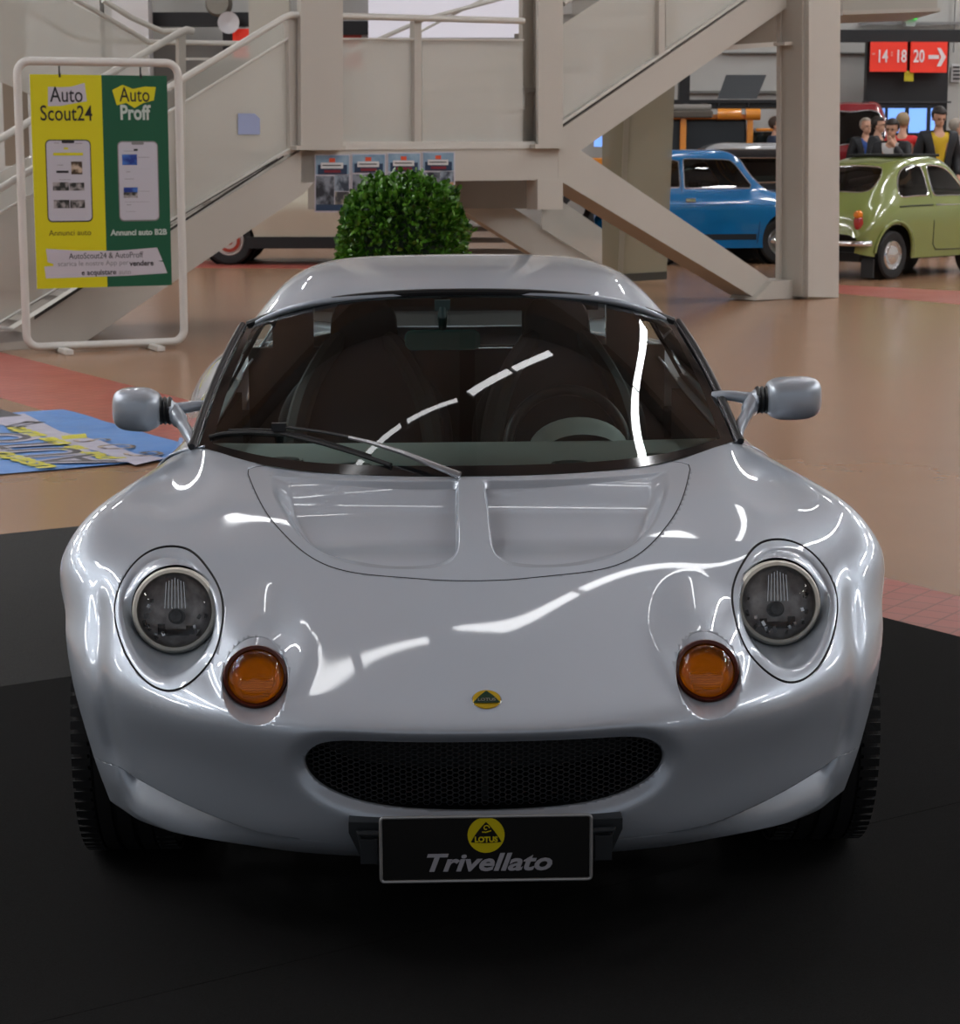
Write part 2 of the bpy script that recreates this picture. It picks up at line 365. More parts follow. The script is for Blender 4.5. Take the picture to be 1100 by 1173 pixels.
# ---- headlights
LENS = glass_mat('lamp_glass', (.9,.9,.9)); BEIGE = mat('lamp_ring', (.66,.64,.57), .4)
REFL = mat('lamp_reflector', (1,.98,.96), .35, 0, noise=(40,.2,(.50,.45,.45)))
for sgn in (1, -1):
    hl = bpy.data.objects.new('headlight', None); COL.objects.link(hl); hl.parent = car
    rim = [on_xz(sgn*x, z) for x, z in EGG]; n = len(rim)
    cx, cz = .592, .583
    b = MB(); b.tube([p+Vector((0,.0025,0)) for p in rim], .0024, 6, True); b.build('headlight_shut_line', DARKGAP, hl, True)
    # pod: rolled lip then a bowl down to the lamp
    LR = .085; lc = Vector((sgn*.588, .470, .583)); tilt = math.radians(14)
    axu = Vector((0, math.sin(tilt), math.cos(tilt))); axr = Vector((1, 0, 0)); axn = Vector((0, -math.cos(tilt), math.sin(tilt)))
    rings = []
    for k in range(n):
        x, z = EGG[k]; dx, dz = x-cx, z-cz; d = math.hypot(dx, dz); ux, uz = dx/d, dz/d
        ring = []
        x0, z0 = x-ux*g_, z-uz*g_
        p0 = on_xz(sgn*x0, z0); q = lc+axr*(sgn*ux*(LR+.001))+axu*(uz*(LR+.001))
        wlip = .015
        for w_ in (0, .3, .6, .85, 1.0):
            p = on_xz(sgn*(x0-ux*wlip*w_), z0-uz*wlip*w_); p.y += .0 + .010*w_*w_*w_; ring.append(p)
        pe = ring[-1]; back = q.y-pe.y
        for w_ in (.08,.2,.35,.5,.65,.8,.92,1.0):
            e = w_; s_ = math.sin(e*math.pi/2)       # goes back first, then in
            p = Vector((pe.x+(q.x-pe.x)*(1-math.cos(e*math.pi/2)), pe.y+(q.y+.012-pe.y)*s_**1.2, pe.z+(q.z-pe.z)*(1-math.cos(e*math.pi/2))))
            ring.append(p)
        rings.append(ring)
    m_ = len(rings[0]); vs = [v for r_ in rings for v in r_]
    fs = [(k*m_+i, k*m_+i+1, ((k+1)%n)*m_+i+1, ((k+1)%n)*m_+i) for k in range(n) for i in range(m_-1)]
    o = raw('headlight_pod', vs, fs, SILVER, hl)
    M = Matrix.Translation(lc) @ Matrix(((sgn,0,0),(0,axn.y*-1,axu.y),(0,axn.z*-1,axu.z))).to_4x4() @ Matrix.Scale(.95, 4)
    # lathe axis +Y local points backwards here
    b = MB(); b.lathe([(.074,-.004),(.077,-.010),(.083,-.008),(.0875,0),(.0885,.012),(.0885,.03)], 64, M); b.build('lamp_rim', BEIGE, hl, True)
    b = MB(); b.lathe([(.078,0),(.072,.012),(.062,.028),(.045,.044),(.02,.055),(.0001,.057)], 64, M); b.build('lamp_reflector', REFL, hl, True)
    b = MB()   # bulb shield, bulb and the moulded bars behind the glass
    b.lathe([(.0001,.012),(.012,.014),(.016,.02),(.016,.05)], 24, M @ Matrix.Translation((0,0,-.012)))
    b.box(M @ Vector((0,.02,-.045)), (.05,.006,.012)); b.box(M @ Vector((.03,.022,-.038)), (.014,.006,.02)); b.box(M @ Vector((-.028,.022,-.04)), (.014,.006,.016))
    b.build('bulb_shield', mat('lamp_dark', (.05,.045,.045), .25, .6), hl, True)
    b = MB()
    for i in range(7):
        x = -.021+i*.007; b.tube([M @ Vector((x, .004, .004)), M @ Vector((x*.85, .0025, .066-abs(x)*.4))], .0016, 6)
    for i in range(26):
        a = rnd.uniform(0, 6.28); rr = rnd.uniform(.05,.068)
        if math.sin(a) > .45: continue
        b.box(M @ Vector((rr*math.cos(a), .006, rr*math.sin(a))), (.006,.003,rnd.uniform(.006,.014)), Euler((rnd.uniform(-.5,.5),rnd.uniform(-.6,.6),rnd.uniform(-.7,.7))).to_matrix())
    b.build('lens_fluting', mat('lens_flutes', (.8,.8,.8), .05, .9), hl, True)['kind'] = 'stuff'
    b = MB(); b.lathe([(.0775,-.006),(.07,-.011),(.055,-.017),(.03,-.022),(.0001,-.0235)], 64, M); b.build('lamp_lens', LENS, hl, True)
# ---- indicators
ORANGE = mat('amber_lens', (.95,.21,.0), .25, 0, .5, emit=None, bump=(220,.25,.002))
ORED = mat('amber_lens_edge', (.09,.012,.004), .3)
ORANGE = glass_mat('amber_glass', (1.0,.50,.01), .03)
for sgn in (1, -1):
    ind = bpy.data.objects.new('indicator', None); COL.objects.link(ind); ind.parent = car
    pts = []; n = 48
    pl = .212; tl = math.radians(30)
    cc = Vector((sgn*INC[0], pl, INC[1])); au = Vector((0, math.sin(tl), math.cos(tl))); an = Vector((0,-math.cos(tl),math.sin(tl)))
    vs = []; fs = []; prof = [0,.25,.6,1]
    for k in range(n):
        a = 2*math.pi*k/n; p = on_xz(sgn*INC[0]+math.cos(a)*IR, INC[1]+math.sin(a)*IR)
        q = cc+Vector((math.cos(a)*.0575,0,0))+au*(math.sin(a)*.0575)
        for w_ in prof: vs.append(p.lerp(q, w_))
    m_ = len(prof)
    fs = [(k*m_+i, k*m_+i+1, ((k+1)%n)*m_+i+1, ((k+1)%n)*m_+i) for k in range(n) for i in range(m_-1)]
    raw('indicator_cup', vs, fs, SILVER, ind)
    M = Matrix.Translation(cc) @ Matrix(((1,0,0),(0,-an.y,au.y),(0,-an.z,au.z))).to_4x4()
    b = MB(); b.lathe([(.0605,.012),(.0605,-.003),(.057,-.010),(.0515,-.008),(.0505,.0)], 64, M); b.build('indicator_rim', ORED, ind, True)
    b = MB(); b.lathe([(.0510,-.005),(.046,-.014),(.036,-.021),(.02,-.026),(.0001,-.028)], 64, M); b.build('indicator_lens', ORANGE, ind, True)
    b = MB(); b.lathe([(.051,.0),(.045,.016),(.030,.028),(.012,.033),(.0001,.033)], 48, M)
    for k_ in range(9): b.box(M @ Vector((0,.004+.002*k_,-.036+.005*k_)), (.06-.002*abs(k_-6),.002,.0022))
    b.build('indicator_reflector', mat('amber_reflector', (1,.97,.9), .5, 0), ind, True)
# ---- grille mesh, set back in a dark duct
b = MB(); R_ = .0062; H_ = R_*math.sqrt(3); fgr = s_gr
cells = [(i*1.5*R_*1.12, (j+(i%2)*.5)*H_*.86) for i in range(-38, 39) for j in range(34, 52)]
cells = [(x, z) for x, z in cells if True]
dd = fgr(np.array(cells)); 
for (x, z), d_ in zip(cells, dd):
    if d_ > .004: continue
    y = .062+.35*x*x*1.6
    o_ = [(x+R_*1.12*math.cos(k*math.pi/3), y, z+R_*.86*math.sin(k*math.pi/3)) for k in range(6)]
    i_ = [(x+R_*1.12*.80*math.cos(k*math.pi/3), y, z+R_*.86*.78*math.sin(k*math.pi/3)) for k in range(6)]
    w_ = [(p[0], y+.004, p[2]) for p in i_]
    b.add(o_+i_+w_, [(k, (k+1)%6, 6+(k+1)%6, 6+k) for k in range(6)]+[(6+k, 6+(k+1)%6, 12+(k+1)%6, 12+k) for k in range(6)])
b.build('grille_mesh', mat('grille_metal', (.045,.048,.052), .35, .6), car)
mouth = [on_xz(x, z) for x, z in GR]; n = len(mouth)
vs = []; 
for p in mouth:
    for dy, k in ((0,1),(.006,.993),(.02,.985),(.30,.98)):
        vs.append((p.x*k, p.y+dy, (p.z-.37)*k+.37))
fs = [(k*4+i, k*4+i+1, ((k+1)%n)*4+i+1, ((k+1)%n)*4+i) for k in range(n) for i in range(3)]
fm = [1 if i > 0 else 0 for k in range(n) for i in range(3)]
raw('grille_duct', vs, fs, None, car, True, [SILVER, BLACK], fm)
b = MB(); b.box((0,.33,.37), (.66,.01,.16)); b.box((0,.10,.37), (.012,.02,.125)); b.build('radiator_core', BLACK, car)
# ---- badge
GREEN = mat('badge_green', (.003,.035,.02), .2, 0, 1); YEL = mat('badge_yellow', (.55,.36,.01), .25, .3, 1)
bc = on_xz(.005, .489); nn = Vector((0,-.32,.95)).normalized()
Mb = Matrix.Translation(bc) @ Vector((0,0,1)).rotation_difference(Vector((0,-.42,.90))).to_matrix().to_4x4()
bd = bpy.data.objects.new('bonnet_badge', None); COL.objects.link(bd); bd.parent = car
b = MB(); vs = []
def disc(b, M, r, h0, h1, n=40):
    b.add([M @ Vector((r*math.cos(2*math.pi*k/n), r*math.sin(2*math.pi*k/n), h0)) for k in range(n)]+[M @ Vector((r*.93*math.cos(2*math.pi*k/n), r*.93*math.sin(2*math.pi*k/n), h1)) for k in range(n)]+[M @ Vector((0,0,h1*1.15))],
          [(k,(k+1)%n,n+(k+1)%n,n+k) for k in range(n)]+[(n+k,n+(k+1)%n,2*n) for k in range(n)])
disc(b, Mb, .0285, -.004, .003); b.build('badge_rim', CHROME, bd, True)
b = MB(); disc(b, Mb, .0268, 0, .0045); b.build('badge_disc', YEL, bd, True)
def lotus_tri(M, s, h, n=10):
    """triangle with bowed sides and round corners"""
    c = [(0,.72),(-.80,-.38),(.80,-.38)]; P = []
    for i in range(3):
        a = Vector(c[i]); bq = Vector(c[(i+1)%3]); mid = (a+bq)/2; mid = mid*1.25
        for k in range(n):
            t = k/n; w0 = (1-t)**2; w1 = 2*t*(1-t); w2 = t*t; q = a*w0+mid*w1+bq*w2; P.append(M @ Vector((q.x*s, q.y*s, h)))
    return P
b = MB(); P = lotus_tri(Mb, .0295, .0056); b.prism(P, Mb.to_3x3() @ Vector((0,0,.0006))); b.build('badge_emblem', GREEN, bd)
t_ = text('badge_lettering', 'LOTUS', .0105, CHROME, (0,0,0), (0,0,0), bd, .0003, 0, .0002); t_.matrix_local = Mb @ Matrix.Translation((0,-.0045,.0068))
# ---- number plate
pl = bpy.data.objects.new('number_plate', None); COL.objects.link(pl); pl.parent = car; pl.location = (-.001,-.012,.2535)
WHITE_PL = mat('plate_frame', (.42,.42,.42), .3, .6); PBLK = mat('plate_black', (.006,.006,.006), .35); PYEL = mat('plate_yellow', (.75,.62,.005), .4)
b = MB(); b.box((0,.006,0), (.366,.008,.112)); b.build('plate_panel', PBLK, pl)
b = MB(); P = []
def rr(w, h, r, y, n=6):
    return [(sx*(w/2-r)+r*math.cos(a), y, sz*(h/2-r)+r*math.sin(a)) for sx, sz, a0 in ((1,1,0),(-1,1,90),(-1,-1,180),(1,-1,270)) for a in [math.radians(a0+90*k/n) for k in range(n+1)]]
b.tube(rr(.369,.117,.006,0), .0030, 8, True); b.build('plate_frame', WHITE_PL, pl, True)
Mp = Matrix.Translation((0,.0012,.0245)) @ Matrix.Rotation(math.pi/2, 4, 'X')
b = MB(); b.prism([Mp @ Vector((.0325*math.cos(2*math.pi*k/48), .0325*math.sin(2*math.pi*k/48), 0)) for k in range(48)], (0,-.0008,0)); b.build('plate_roundel', PYEL, pl)
b = MB(); b.prism(lotus_tri(Mp, .0335, .001), (0,-.0006,0)); b.build('roundel_triangle', PBLK, pl)
text('roundel_lettering', 'LOTUS', .0132, PYEL, (0,-.001,.0165), (math.pi/2,0,0), pl, .0006, 0, .0004)
b = MB(); b.tube([(.006*math.cos(a)*(1-.09*k), -.001, .0375+.006*math.sin(a)*(1-.09*k)) for k, a in enumerate([i*.7 for i in range(9)])], .0011, 5)
b.tube([(-.007,-.001,.0305),(0,-.001,.030),(.009,-.001,.033)], .0011, 5); b.build('roundel_monogram', PYEL, pl)
text('plate_lettering', 'Trivellato', .044, mat('plate_letter', (.42,.42,.47), .4), (0,-.0002,-.0265), (math.pi/2,0,0), pl, .0012, .28, .0006, sx=1.32)
# tow-eye brackets beside the plate
for sgn in (1, -1):
    b = MB(); b.prism([(sgn*.165,.03,.290),(sgn*.243,.03,.292),(sgn*.243,.03,.272),(sgn*.222,.03,.225),(sgn*.195,.03,.212),(sgn*.165,.03,.212)], (0,.05,0))
    b.tube([(sgn*.19,.012,.275),(sgn*.225,.012,.277),(sgn*.217,.012,.25),(sgn*.196,.014,.238)], .0065, 10)
    b.box((sgn*.207,.02,.245), (.03,.03,.045)); b.build('plate_bracket', mat('bracket_black', (.02,.024,.028), .4), car, bevel=.003)

# ---- rear body, deck, tail
RB = [
 [(.60,1.26,.79),(.655,1.30,.775),(.712,1.33,.742),(.758,1.36,.63),(.77,1.40,.47),(.755,1.46,.2)],
 [(.60,1.6,.80),(.655,1.6,.79),(.70,1.6,.72),(.735,1.6,.61),(.75,1.6,.47),(.74,1.6,.19)],
 [(.60,2.0,.81),(.66,2.0,.80),(.705,2.0,.73),(.735,2.0,.61),(.755,2.0,.46),(.75,2.0,.18)],
 [(.60,2.4,.83),(.67,2.4,.82),(.735,2.4,.75),(.78,2.4,.62),(.80,2.4,.46),(.79,2.4,.18)],
 [(.60,2.8,.86),(.67,2.8,.855),(.755,2.8,.785),(.82,2.8,.64),(.84,2.8,.46),(.82,2.8,.2)],
 [(.58,3.2,.86),(.66,3.2,.85),(.76,3.2,.79),(.83,3.2,.64),(.845,3.2,.46),(.83,3.2,.22)],
 [(.56,3.5,.83),(.64,3.5,.82),(.73,3.5,.77),(.785,3.5,.64),(.80,3.5,.46),(.78,3.5,.28)],
 [(.50,3.68,.76),(.58,3.675,.75),(.65,3.67,.72),(.69,3.66,.62),(.70,3.65,.48),(.68,3.63,.34)]]
B_ = surf(RB, 14, 10, 8)
for sgn in (1, -1):
    Bs = B_*[sgn, 1, 1]; V, F = grid_mesh(Bs)
    V, F = clip(V, F, lambda V: np.where(V[:,1] > 2.5, np.hypot(V[:,1]-3.10, V[:,2]-.30)-.345, 1))
    fd = sdf([(1.42,.205),(1.50,.60),(1.42,.95),(2.32,.95),(2.36,.5),(2.28,.205)])
    Vd, Fd = clip(V, F, lambda V: -fd(V[:,1:3])-.002)
    Vq, Fq = clip(V, F, lambda V: fd(V[:,1:3])-.002)
    q = raw('quarter_panel', Vq, Fq, SILVER, car); solid(q, .004)
    d = raw('door', Vd, Fd, SILVER, car); solid(d, .004)
DK = [[(0,2.98,.915),(.3,2.98,.912),(.60,2.75,.862)],[(0,3.2,.928),(.3,3.2,.92),(.58,3.2,.86)],[(0,3.5,.90),(.3,3.5,.89),(.56,3.5,.83)],[(0,3.70,.78),(.3,3.69,.775),(.50,3.68,.76)]]
V, F = grid_mesh(surf(mirror_rows(DK), 8, 8, 2)); solid(raw('engine_cover', V, F, SILVER, car), .004)
TL = [[(0,3.70,.78),(.3,3.69,.775),(.50,3.68,.76)],[(0,3.725,.6),(.4,3.71,.6),(.69,3.665,.62)],[(0,3.70,.34),(.4,3.69,.34),(.68,3.63,.34)]]
V, F = grid_mesh(surf(mirror_rows(TL), 8, 8, 2)); solid(raw('tail_panel', V, F, SILVER, car), .004)
# ---- roof
RF = [
 [(0,1.735,1.106),(.20,1.74,1.102),(.36,1.757,1.087),(.455,1.785,1.062),(.525,1.82,1.030),(.553,1.85,1.006)],
 [(0,1.93,1.147),(.2,1.935,1.144),(.36,1.945,1.132),(.455,1.96,1.100),(.52,1.98,1.045),(.545,2.0,1.0)],
 [(0,2.15,1.165),(.2,2.15,1.163),(.36,2.15,1.152),(.45,2.15,1.118),(.51,2.15,1.055),(.54,2.15,.995)],
 [(0,2.35,1.17),(.2,2.35,1.168),(.35,2.35,1.154),(.44,2.35,1.115),(.50,2.35,1.05),(.53,2.35,.985)],
 [(0,2.55,1.15),(.2,2.55,1.147),(.34,2.55,1.13),(.43,2.55,1.09),(.49,2.55,1.02),(.525,2.55,.95)]]
RA = surf(mirror_rows(RF), 12, 10, 6); V, F = grid_mesh(RA)
solid(raw('hard_top', V, F, SILVER, car), .014)
# buttresses behind the side windows and sloping rear glass
for sgn in (1, -1):
    b = MB(); b.prism([(sgn*.53,2.30,.97),(sgn*.53,2.55,.95),(sgn*.42,2.55,1.085),(sgn*.48,2.30,1.06)], (0,.0,.01))
    P = surf([[(sgn*.43,2.54,1.085),(sgn*.49,2.54,1.015),(sgn*.525,2.54,.95),(sgn*.60,2.4,.835)],[(sgn*.45,2.8,.97),(sgn*.52,2.8,.93),(sgn*.56,2.78,.90),(sgn*.61,2.7,.86)],[(sgn*.47,3.0,.885),(sgn*.54,3.0,.875),(sgn*.58,3.0,.868),(sgn*.62,3.0,.862)]], 8, 8)
    V, F = grid_mesh(P); solid(raw('buttress', V, F, SILVER, car), .006)
GLT = glass_mat('rear_glass', (.85,.93,.92))
V, F = grid_mesh(surf(mirror_rows([[(0,2.55,1.14),(.3,2.55,1.13),(.43,2.55,1.085)],[(0,2.8,1.0),(.3,2.8,.99),(.45,2.8,.96)],[(0,2.98,.918),(.3,2.98,.915),(.47,2.98,.89)]]), 6, 6)); raw('rear_window', V, F, GLT, car)
# ---- windscreen
WS = [
 [(0,.985,.760),(.15,.995,.760),(.31,1.035,.762),(.46,1.115,.771),(.615,1.275,.791)],
 [(0,1.365,.951),(.15,1.3725,.948),(.305,1.40,.939),(.448,1.456,.925),(.588,1.558,.908)],
 [(0,1.745,1.106),(.15,1.75,1.103),(.30,1.765,1.090),(.43,1.795,1.063),(.540,1.84,1.022)]]
WA = surf(mirror_rows(WS), 22, 16, 30); V, F = grid_mesh(WA); RN, CN = WA.shape[:2]
ws_bvh = BVHTree.FromPolygons([tuple(v) for v in V], F)
fr_ = [i for i in range(len(F)) if (i//(CN-1)) < 2 or (i//(CN-1)) >= RN-2 or (i%(CN-1)) < 3 or (i%(CN-1)) >= CN-4]
fs_ = set(fr_)
WGL = glass_mat('windscreen_glass', (.70,.80,.78), base=.05)
raw('windscreen', V, [f for i, f in enumerate(F) if i not in fs_], WGL, car)
raw('windscreen_border', V, [F[i] for i in fr_], mat('frit_black', (.006,.006,.007), .08, spec=.5), car)
for sgn in (1, -1):
    pth = open_curve([(sgn*.622,1.268,.789),(sgn*.610,1.40,.846),(sgn*.593,1.56,.909),(sgn*.571,1.70,.968),(sgn*.546,1.842,1.020)], 6)
    b = MB(); b.tube(pth, .0032, 10); b.build('windscreen_pillar', mat('pillar_grey', (.10,.10,.11), .2, .3), car, True)
    b = MB(); b.tube(pth*[1,1,1]+np.array([sgn*.009,.008,.0]), .009, 10); b.build('pillar_seal', BLACK, car, True)
    # side window
    P = surf([[(sgn*.634,1.30,.79),(sgn*.632,1.6,.80),(sgn*.63,2.0,.81),(sgn*.625,2.35,.83)],[(sgn*.61,1.56,.90),(sgn*.60,1.75,.905),(sgn*.59,2.05,.91),(sgn*.58,2.36,.91)],[(sgn*.56,1.86,1.01),(sgn*.55,1.95,1.01),(sgn*.545,2.15,1.0),(sgn*.54,2.36,.985)]], 8, 8)
    V, F = grid_mesh(P); raw('side_window', V, F, glass_mat('side_glass', (.6,.68,.67)), car)
    b = MB(); b.tube(open_curve([(sgn*.556,1.85,1.006),(sgn*.548,2.0,1.0),(sgn*.543,2.15,.995),(sgn*.533,2.35,.985)], 6), .008, 8)
    b.tube([(sgn*.636,1.3,.79),(sgn*.634,1.6,.80),(sgn*.632,2.0,.81),(sgn*.627,2.35,.83),(sgn*.54,2.37,.985)], .008, 8); b.build('window_seal', BLACK, car, True)
b = MB(); b.tube(WA[-1]+np.array([0,-.004,.001]), .009, 8); b.build('header_seal', BLACK, car, True)
# ---- cabin
DASHM = mat('dash_grey', (.55,.60,.58), .55); INT = mat('cabin_black', (.012,.012,.013), .7); SEATM = mat('seat_fabric', (.018,.018,.02), .8); SGREY = mat('seat_grey', (.075,.072,.07), .7)
DS = [[(0,1.03,.750),(.3,1.07,.750),(.45,1.14,.755),(.585,1.28,.765)],[(0,1.2,.755),(.3,1.24,.755),(.45,1.28,.757),(.59,1.34,.765)],[(0,1.46,.768),(.3,1.46,.768),(.45,1.46,.768),(.60,1.46,.77)],[(0,1.48,.735),(.3,1.48,.735),(.45,1.48,.735),(.60,1.48,.74)]]
V, F = grid_mesh(surf(mirror_rows(DS), 6, 6)); dash = raw('dashboard', V, F, DASHM, car)
for x, y in ((-.42,1.27),(-.26,1.17),(.23,1.17),(.44,1.27)):
    b = MB(); M = Matrix.Translation((x, y, .759)) @ Matrix.Rotation(math.pi/2, 4, 'X'); b.lathe([(.043,0),(.043,-.004),(.036,-.005),(.034,.002),(.0001,.002)], 32, M)
    o = b.build('demister_vent', mat('vent_grey', (.10,.12,.12), .4), dash, True)
b = MB(); b.box((0,1.44,.55), (1.2,.04,.35)); b.build('dash_front', INT, car)
b = MB()
b.box((0,1.95,.17), (1.3,1.1,.03)); b.box((.63,1.9,.5), (.04,1.1,.56)); b.box((-.63,1.9,.5), (.04,1.1,.56)); b.build('cabin_tub', INT, car)
b = MB()   # bulkhead with three rear apertures
zt, zb, z1, z2 = 1.135, .2, 1.005, .905
xs = [-.50,-.42,-.33,-.185,.195,.34,.43,.50]
b.box((0,2.47,(zb+z2)/2), (1.18,.03,z2-zb)); b.box((0,2.47,(zt+z1)/2-.01), (.80,.03,zt-z1-.02))
for a_, c_ in ((-.52,-.405),(-.33,-.18),(.185,.335),(.425,.52)): b.box(((a_+c_)/2,2.47,(z1+z2)/2), (c_-a_,.03,z1-z2+.04))
b.build('bulkhead', INT, car)
b = MB(); b.tube([(-.17,2.44,.90),(.19,2.44,.90)], .0018, 6); b.tube([(.31,2.44,.895),(.42,2.44,.895)], .0018, 6); b.build('bulkhead_trim', CHROME, car)
for sx in (-.255, .265):
    st = bpy.data.objects.new('seat', None); COL.objects.link(st); st.parent = car
    rows = []
    for z, y, w_, t_ in ((.36,1.95,.22,.05),(.5,2.02,.235,.05),(.65,2.07,.235,.055),(.78,2.12,.22,.055),(.87,2.16,.15,.05),(.94,2.19,.095,.045),(1.02,2.22,.085,.04),(1.06,2.24,.05,.02)):
        rows.append([(sx+w_*math.copysign(abs(math.cos(a))**.6, math.cos(a)), y+t_*math.copysign(abs(math.sin(a))**.8, math.sin(a))-(.03*abs(math.cos(a))**3), z) for a in [2*math.pi*k/24 for k in range(25)]])
    V, F = grid_mesh(surf(rows, 4, 1)); raw('seat_back', V, F, SEATM, st)
    for s2 in (-1, 1):
        b = MB(); b.tube(open_curve([(sx+s2*.17,1.90,.45),(sx+s2*.185,2.0,.68),(sx+s2*.14,2.085,.85),(sx+s2*.06,2.13,.97)], 5), [.03]*5+[.03]*5+[.028]*5+[.012], 8); b.build('seat_bolster', SGREY, st, True)
    b = MB(); b.box((sx,1.78,.34), (.42,.45,.10)); b.build('seat_cushion', SEATM, st, bevel=.03)
sw = bpy.data.objects.new('steering_wheel', None); COL.objects.link(sw); sw.parent = car; sw.location = (.262,1.72,.718); sw.rotation_euler = (math.radians(-22),0,0)
b = MB(); b.tube([(.148*math.cos(2*math.pi*k/48),0,.148*math.sin(2*math.pi*k/48)) for k in range(48)], .0145, 12, True); b.build('wheel_rim', mat('leather_black', (.015,.015,.016), .35), sw, True)
b = MB()
for a in (0, math.pi, -math.pi/2): b.box((.08*math.cos(a),.01,.08*math.sin(a)), (.14 if a != -math.pi/2 else .03,.008,.03 if a != -math.pi/2 else .14))
b.lathe([(.0001,-.02),(.035,-.015),(.04,.03)], 24); b.build('wheel_spokes', INT, sw, True)
b = MB(); rows = [[(.277+w_*math.cos(a), y, .735+h*math.sin(a)) for a in [math.pi*k/16 for k in range(17)]] for y, w_, h in ((1.42,.10,.055),(1.46,.118,.075),(1.55,.122,.08),(1.57,.115,.072))]
V, F = grid_mesh(np.array(rows)); b.add(V, F); b.add([(.277+.115*math.cos(math.pi*k/16),1.57,.735+.072*math.sin(math.pi*k/16)) for k in range(17)], [tuple(range(17))])
b.build('instrument_binnacle', DASHM, car, True)
rv = bpy.data.objects.new('rear_view_mirror', None); COL.objects.link(rv); rv.parent = car; rv.location = (-.05,1.60,1.0)
b = MB(); b.prism(rr(.185,.05,.02,0), (0,.02,0)); b.build('mirror_housing', mat('mirror_teal', (.06,.22,.22), .25), rv, bevel=.004)
b = MB(); b.tube([(0,.01,.02),(0,.03,.075)], [.009,.013], 12); b.box((0,.03,.083), (.038,.02,.025)); b.build('mirror_stem', mat('stem_teal', (.01,.035,.035), .3), rv, True)
# ---- door mirrors
for sgn in (1, -1):
    mr = bpy.data.objects.new('door_mirror', None); COL.objects.link(mr); mr.parent = car
    mz = .854+(.012 if sgn > 0 else 0); ox = .018 if sgn > 0 else .002; di = .008 if sgn > 0 else .026
    rows = []
    for x, hz, hy, cz, cy in ((.692+di,.024,.030,0,.0),(.697+di,.037,.045,0,.0),(.713+di,.047,.058,0,.002),(.752,.051,.064,0,.004),(.785,.051,.064,.001,.006),(.812,.047,.058,.002,.008),(.826,.038,.048,.003,.010),(.832,.022,.028,.003,.012)):
        ring = []
        for k in range(33):
            a = 2*math.pi*k/32; c_, s_ = math.cos(a), math.sin(a)
            ring.append((sgn*(x+ox), 1.46+cy+hy*math.copysign(abs(c_)**.75, c_), mz+cz+hz*math.copysign(abs(s_)**.62, s_)))
        rows.append(ring)
    Rr = np.array(rows); Vm, Fm = grid_mesh(surf(rows, 5, 1))
    o = raw('mirror_shell', Vm, Fm, SILVER, mr)
    b = MB(); b.add([Vector(p) for p in rows[0][:32]], [tuple(range(32))]); b.add([Vector(p) for p in rows[-1][:32]], [tuple(range(32))]); b.build('mirror_end', SILVER, mr)
    b = MB(); b.lathe([(.0001,0),(.030,0),(.034,.005),(.030,.010),(.034,.015),(.030,.020),(.034,.026),(.030,.032),(.0001,.032)], 28, Matrix.Translation((sgn*(.698+ox+di),1.455,mz-.002)) @ Matrix.Rotation(sgn*math.pi/2, 4, 'Z') @ Matrix.Scale(.9,4,(1,0,0)))
    b.build('mirror_gaiter', BLACK, mr, True)
    b = MB(); b.tube(open_curve([(sgn*(.674+ox+di),1.455,mz-.002),(sgn*(.655+ox*.8+di*.9),1.456,mz+.001),(sgn*.632,1.462,mz+.008),(sgn*.595,1.478,mz+.004)], 5), [.030,.030,.028,.024,.019]+[.016,.015,.014,.0135,.013]+[.0125]*6, 16)
    b.tube(open_curve([(sgn*(.662+ox+di),1.452,mz-.002),(sgn*(.652+ox*.7+di*.6),1.42,mz-.028),(sgn*.640,1.36,mz-.062),(sgn*.634,1.33,mz-.085)], 5), [.020]*5+[.0145]*5+[.013]*5+[.014], 16)
    b.build('mirror_arm', SILVER, mr, True)
# ---- wiper
Mcar = Matrix.Translation(car.location) @ car.rotation_euler.to_matrix().to_4x4(); Mi = Mcar.inverted()
def on_glass(px, py, lift=.0):
    o = Mi @ Vector((0,0,CAMH)); p = Mi @ w_at(px, py, 5.0); d = (p-o).normalized(); h = ws_bvh.ray_cast(o, d)
    if h[0] is None: h = ws_bvh.find_nearest(o+d*((1.0-o.y)/d.y))
    return h[0]-d*lift
wp = bpy.data.objects.new('windscreen_wiper', None); COL.objects.link(wp); wp.parent = car
b = MB(); P = [on_glass(*q, l) for q, l in (((527,545),.012),((500,534),.03),((460,518),.035),((425,507),.035),((400,501),.035))]
b.tube(P, [.009,.007,.006,.005,.004], 8); b.build('wiper_arm', mat('arm_silver', (.45,.46,.48), .3, .8), wp, True)
b = MB(); P = [on_glass(*q, l) for q, l in (((402,501),.035),((370,495),.03),((340,491),.03),((318,488),.025))]; b.tube(P, .004, 8)
c0 = on_glass(320, 489, .03); b.box(c0, (.034,.02,.018))
b.tube([on_glass(*q, .012) for q in ((262,493),(290,492),(320,493),(360,502),(400,514),(425,522))], .0032, 6); b.build('wiper_yoke', BLACK, wp, True)
b = MB(); b.tube([on_glass(*q, .006) for q in ((240,501),(255,497),(285,495),(325,497),(370,508),(410,520),(448,533))], .0055, 8); b.build('wiper_blade', BLACK, wp, True)
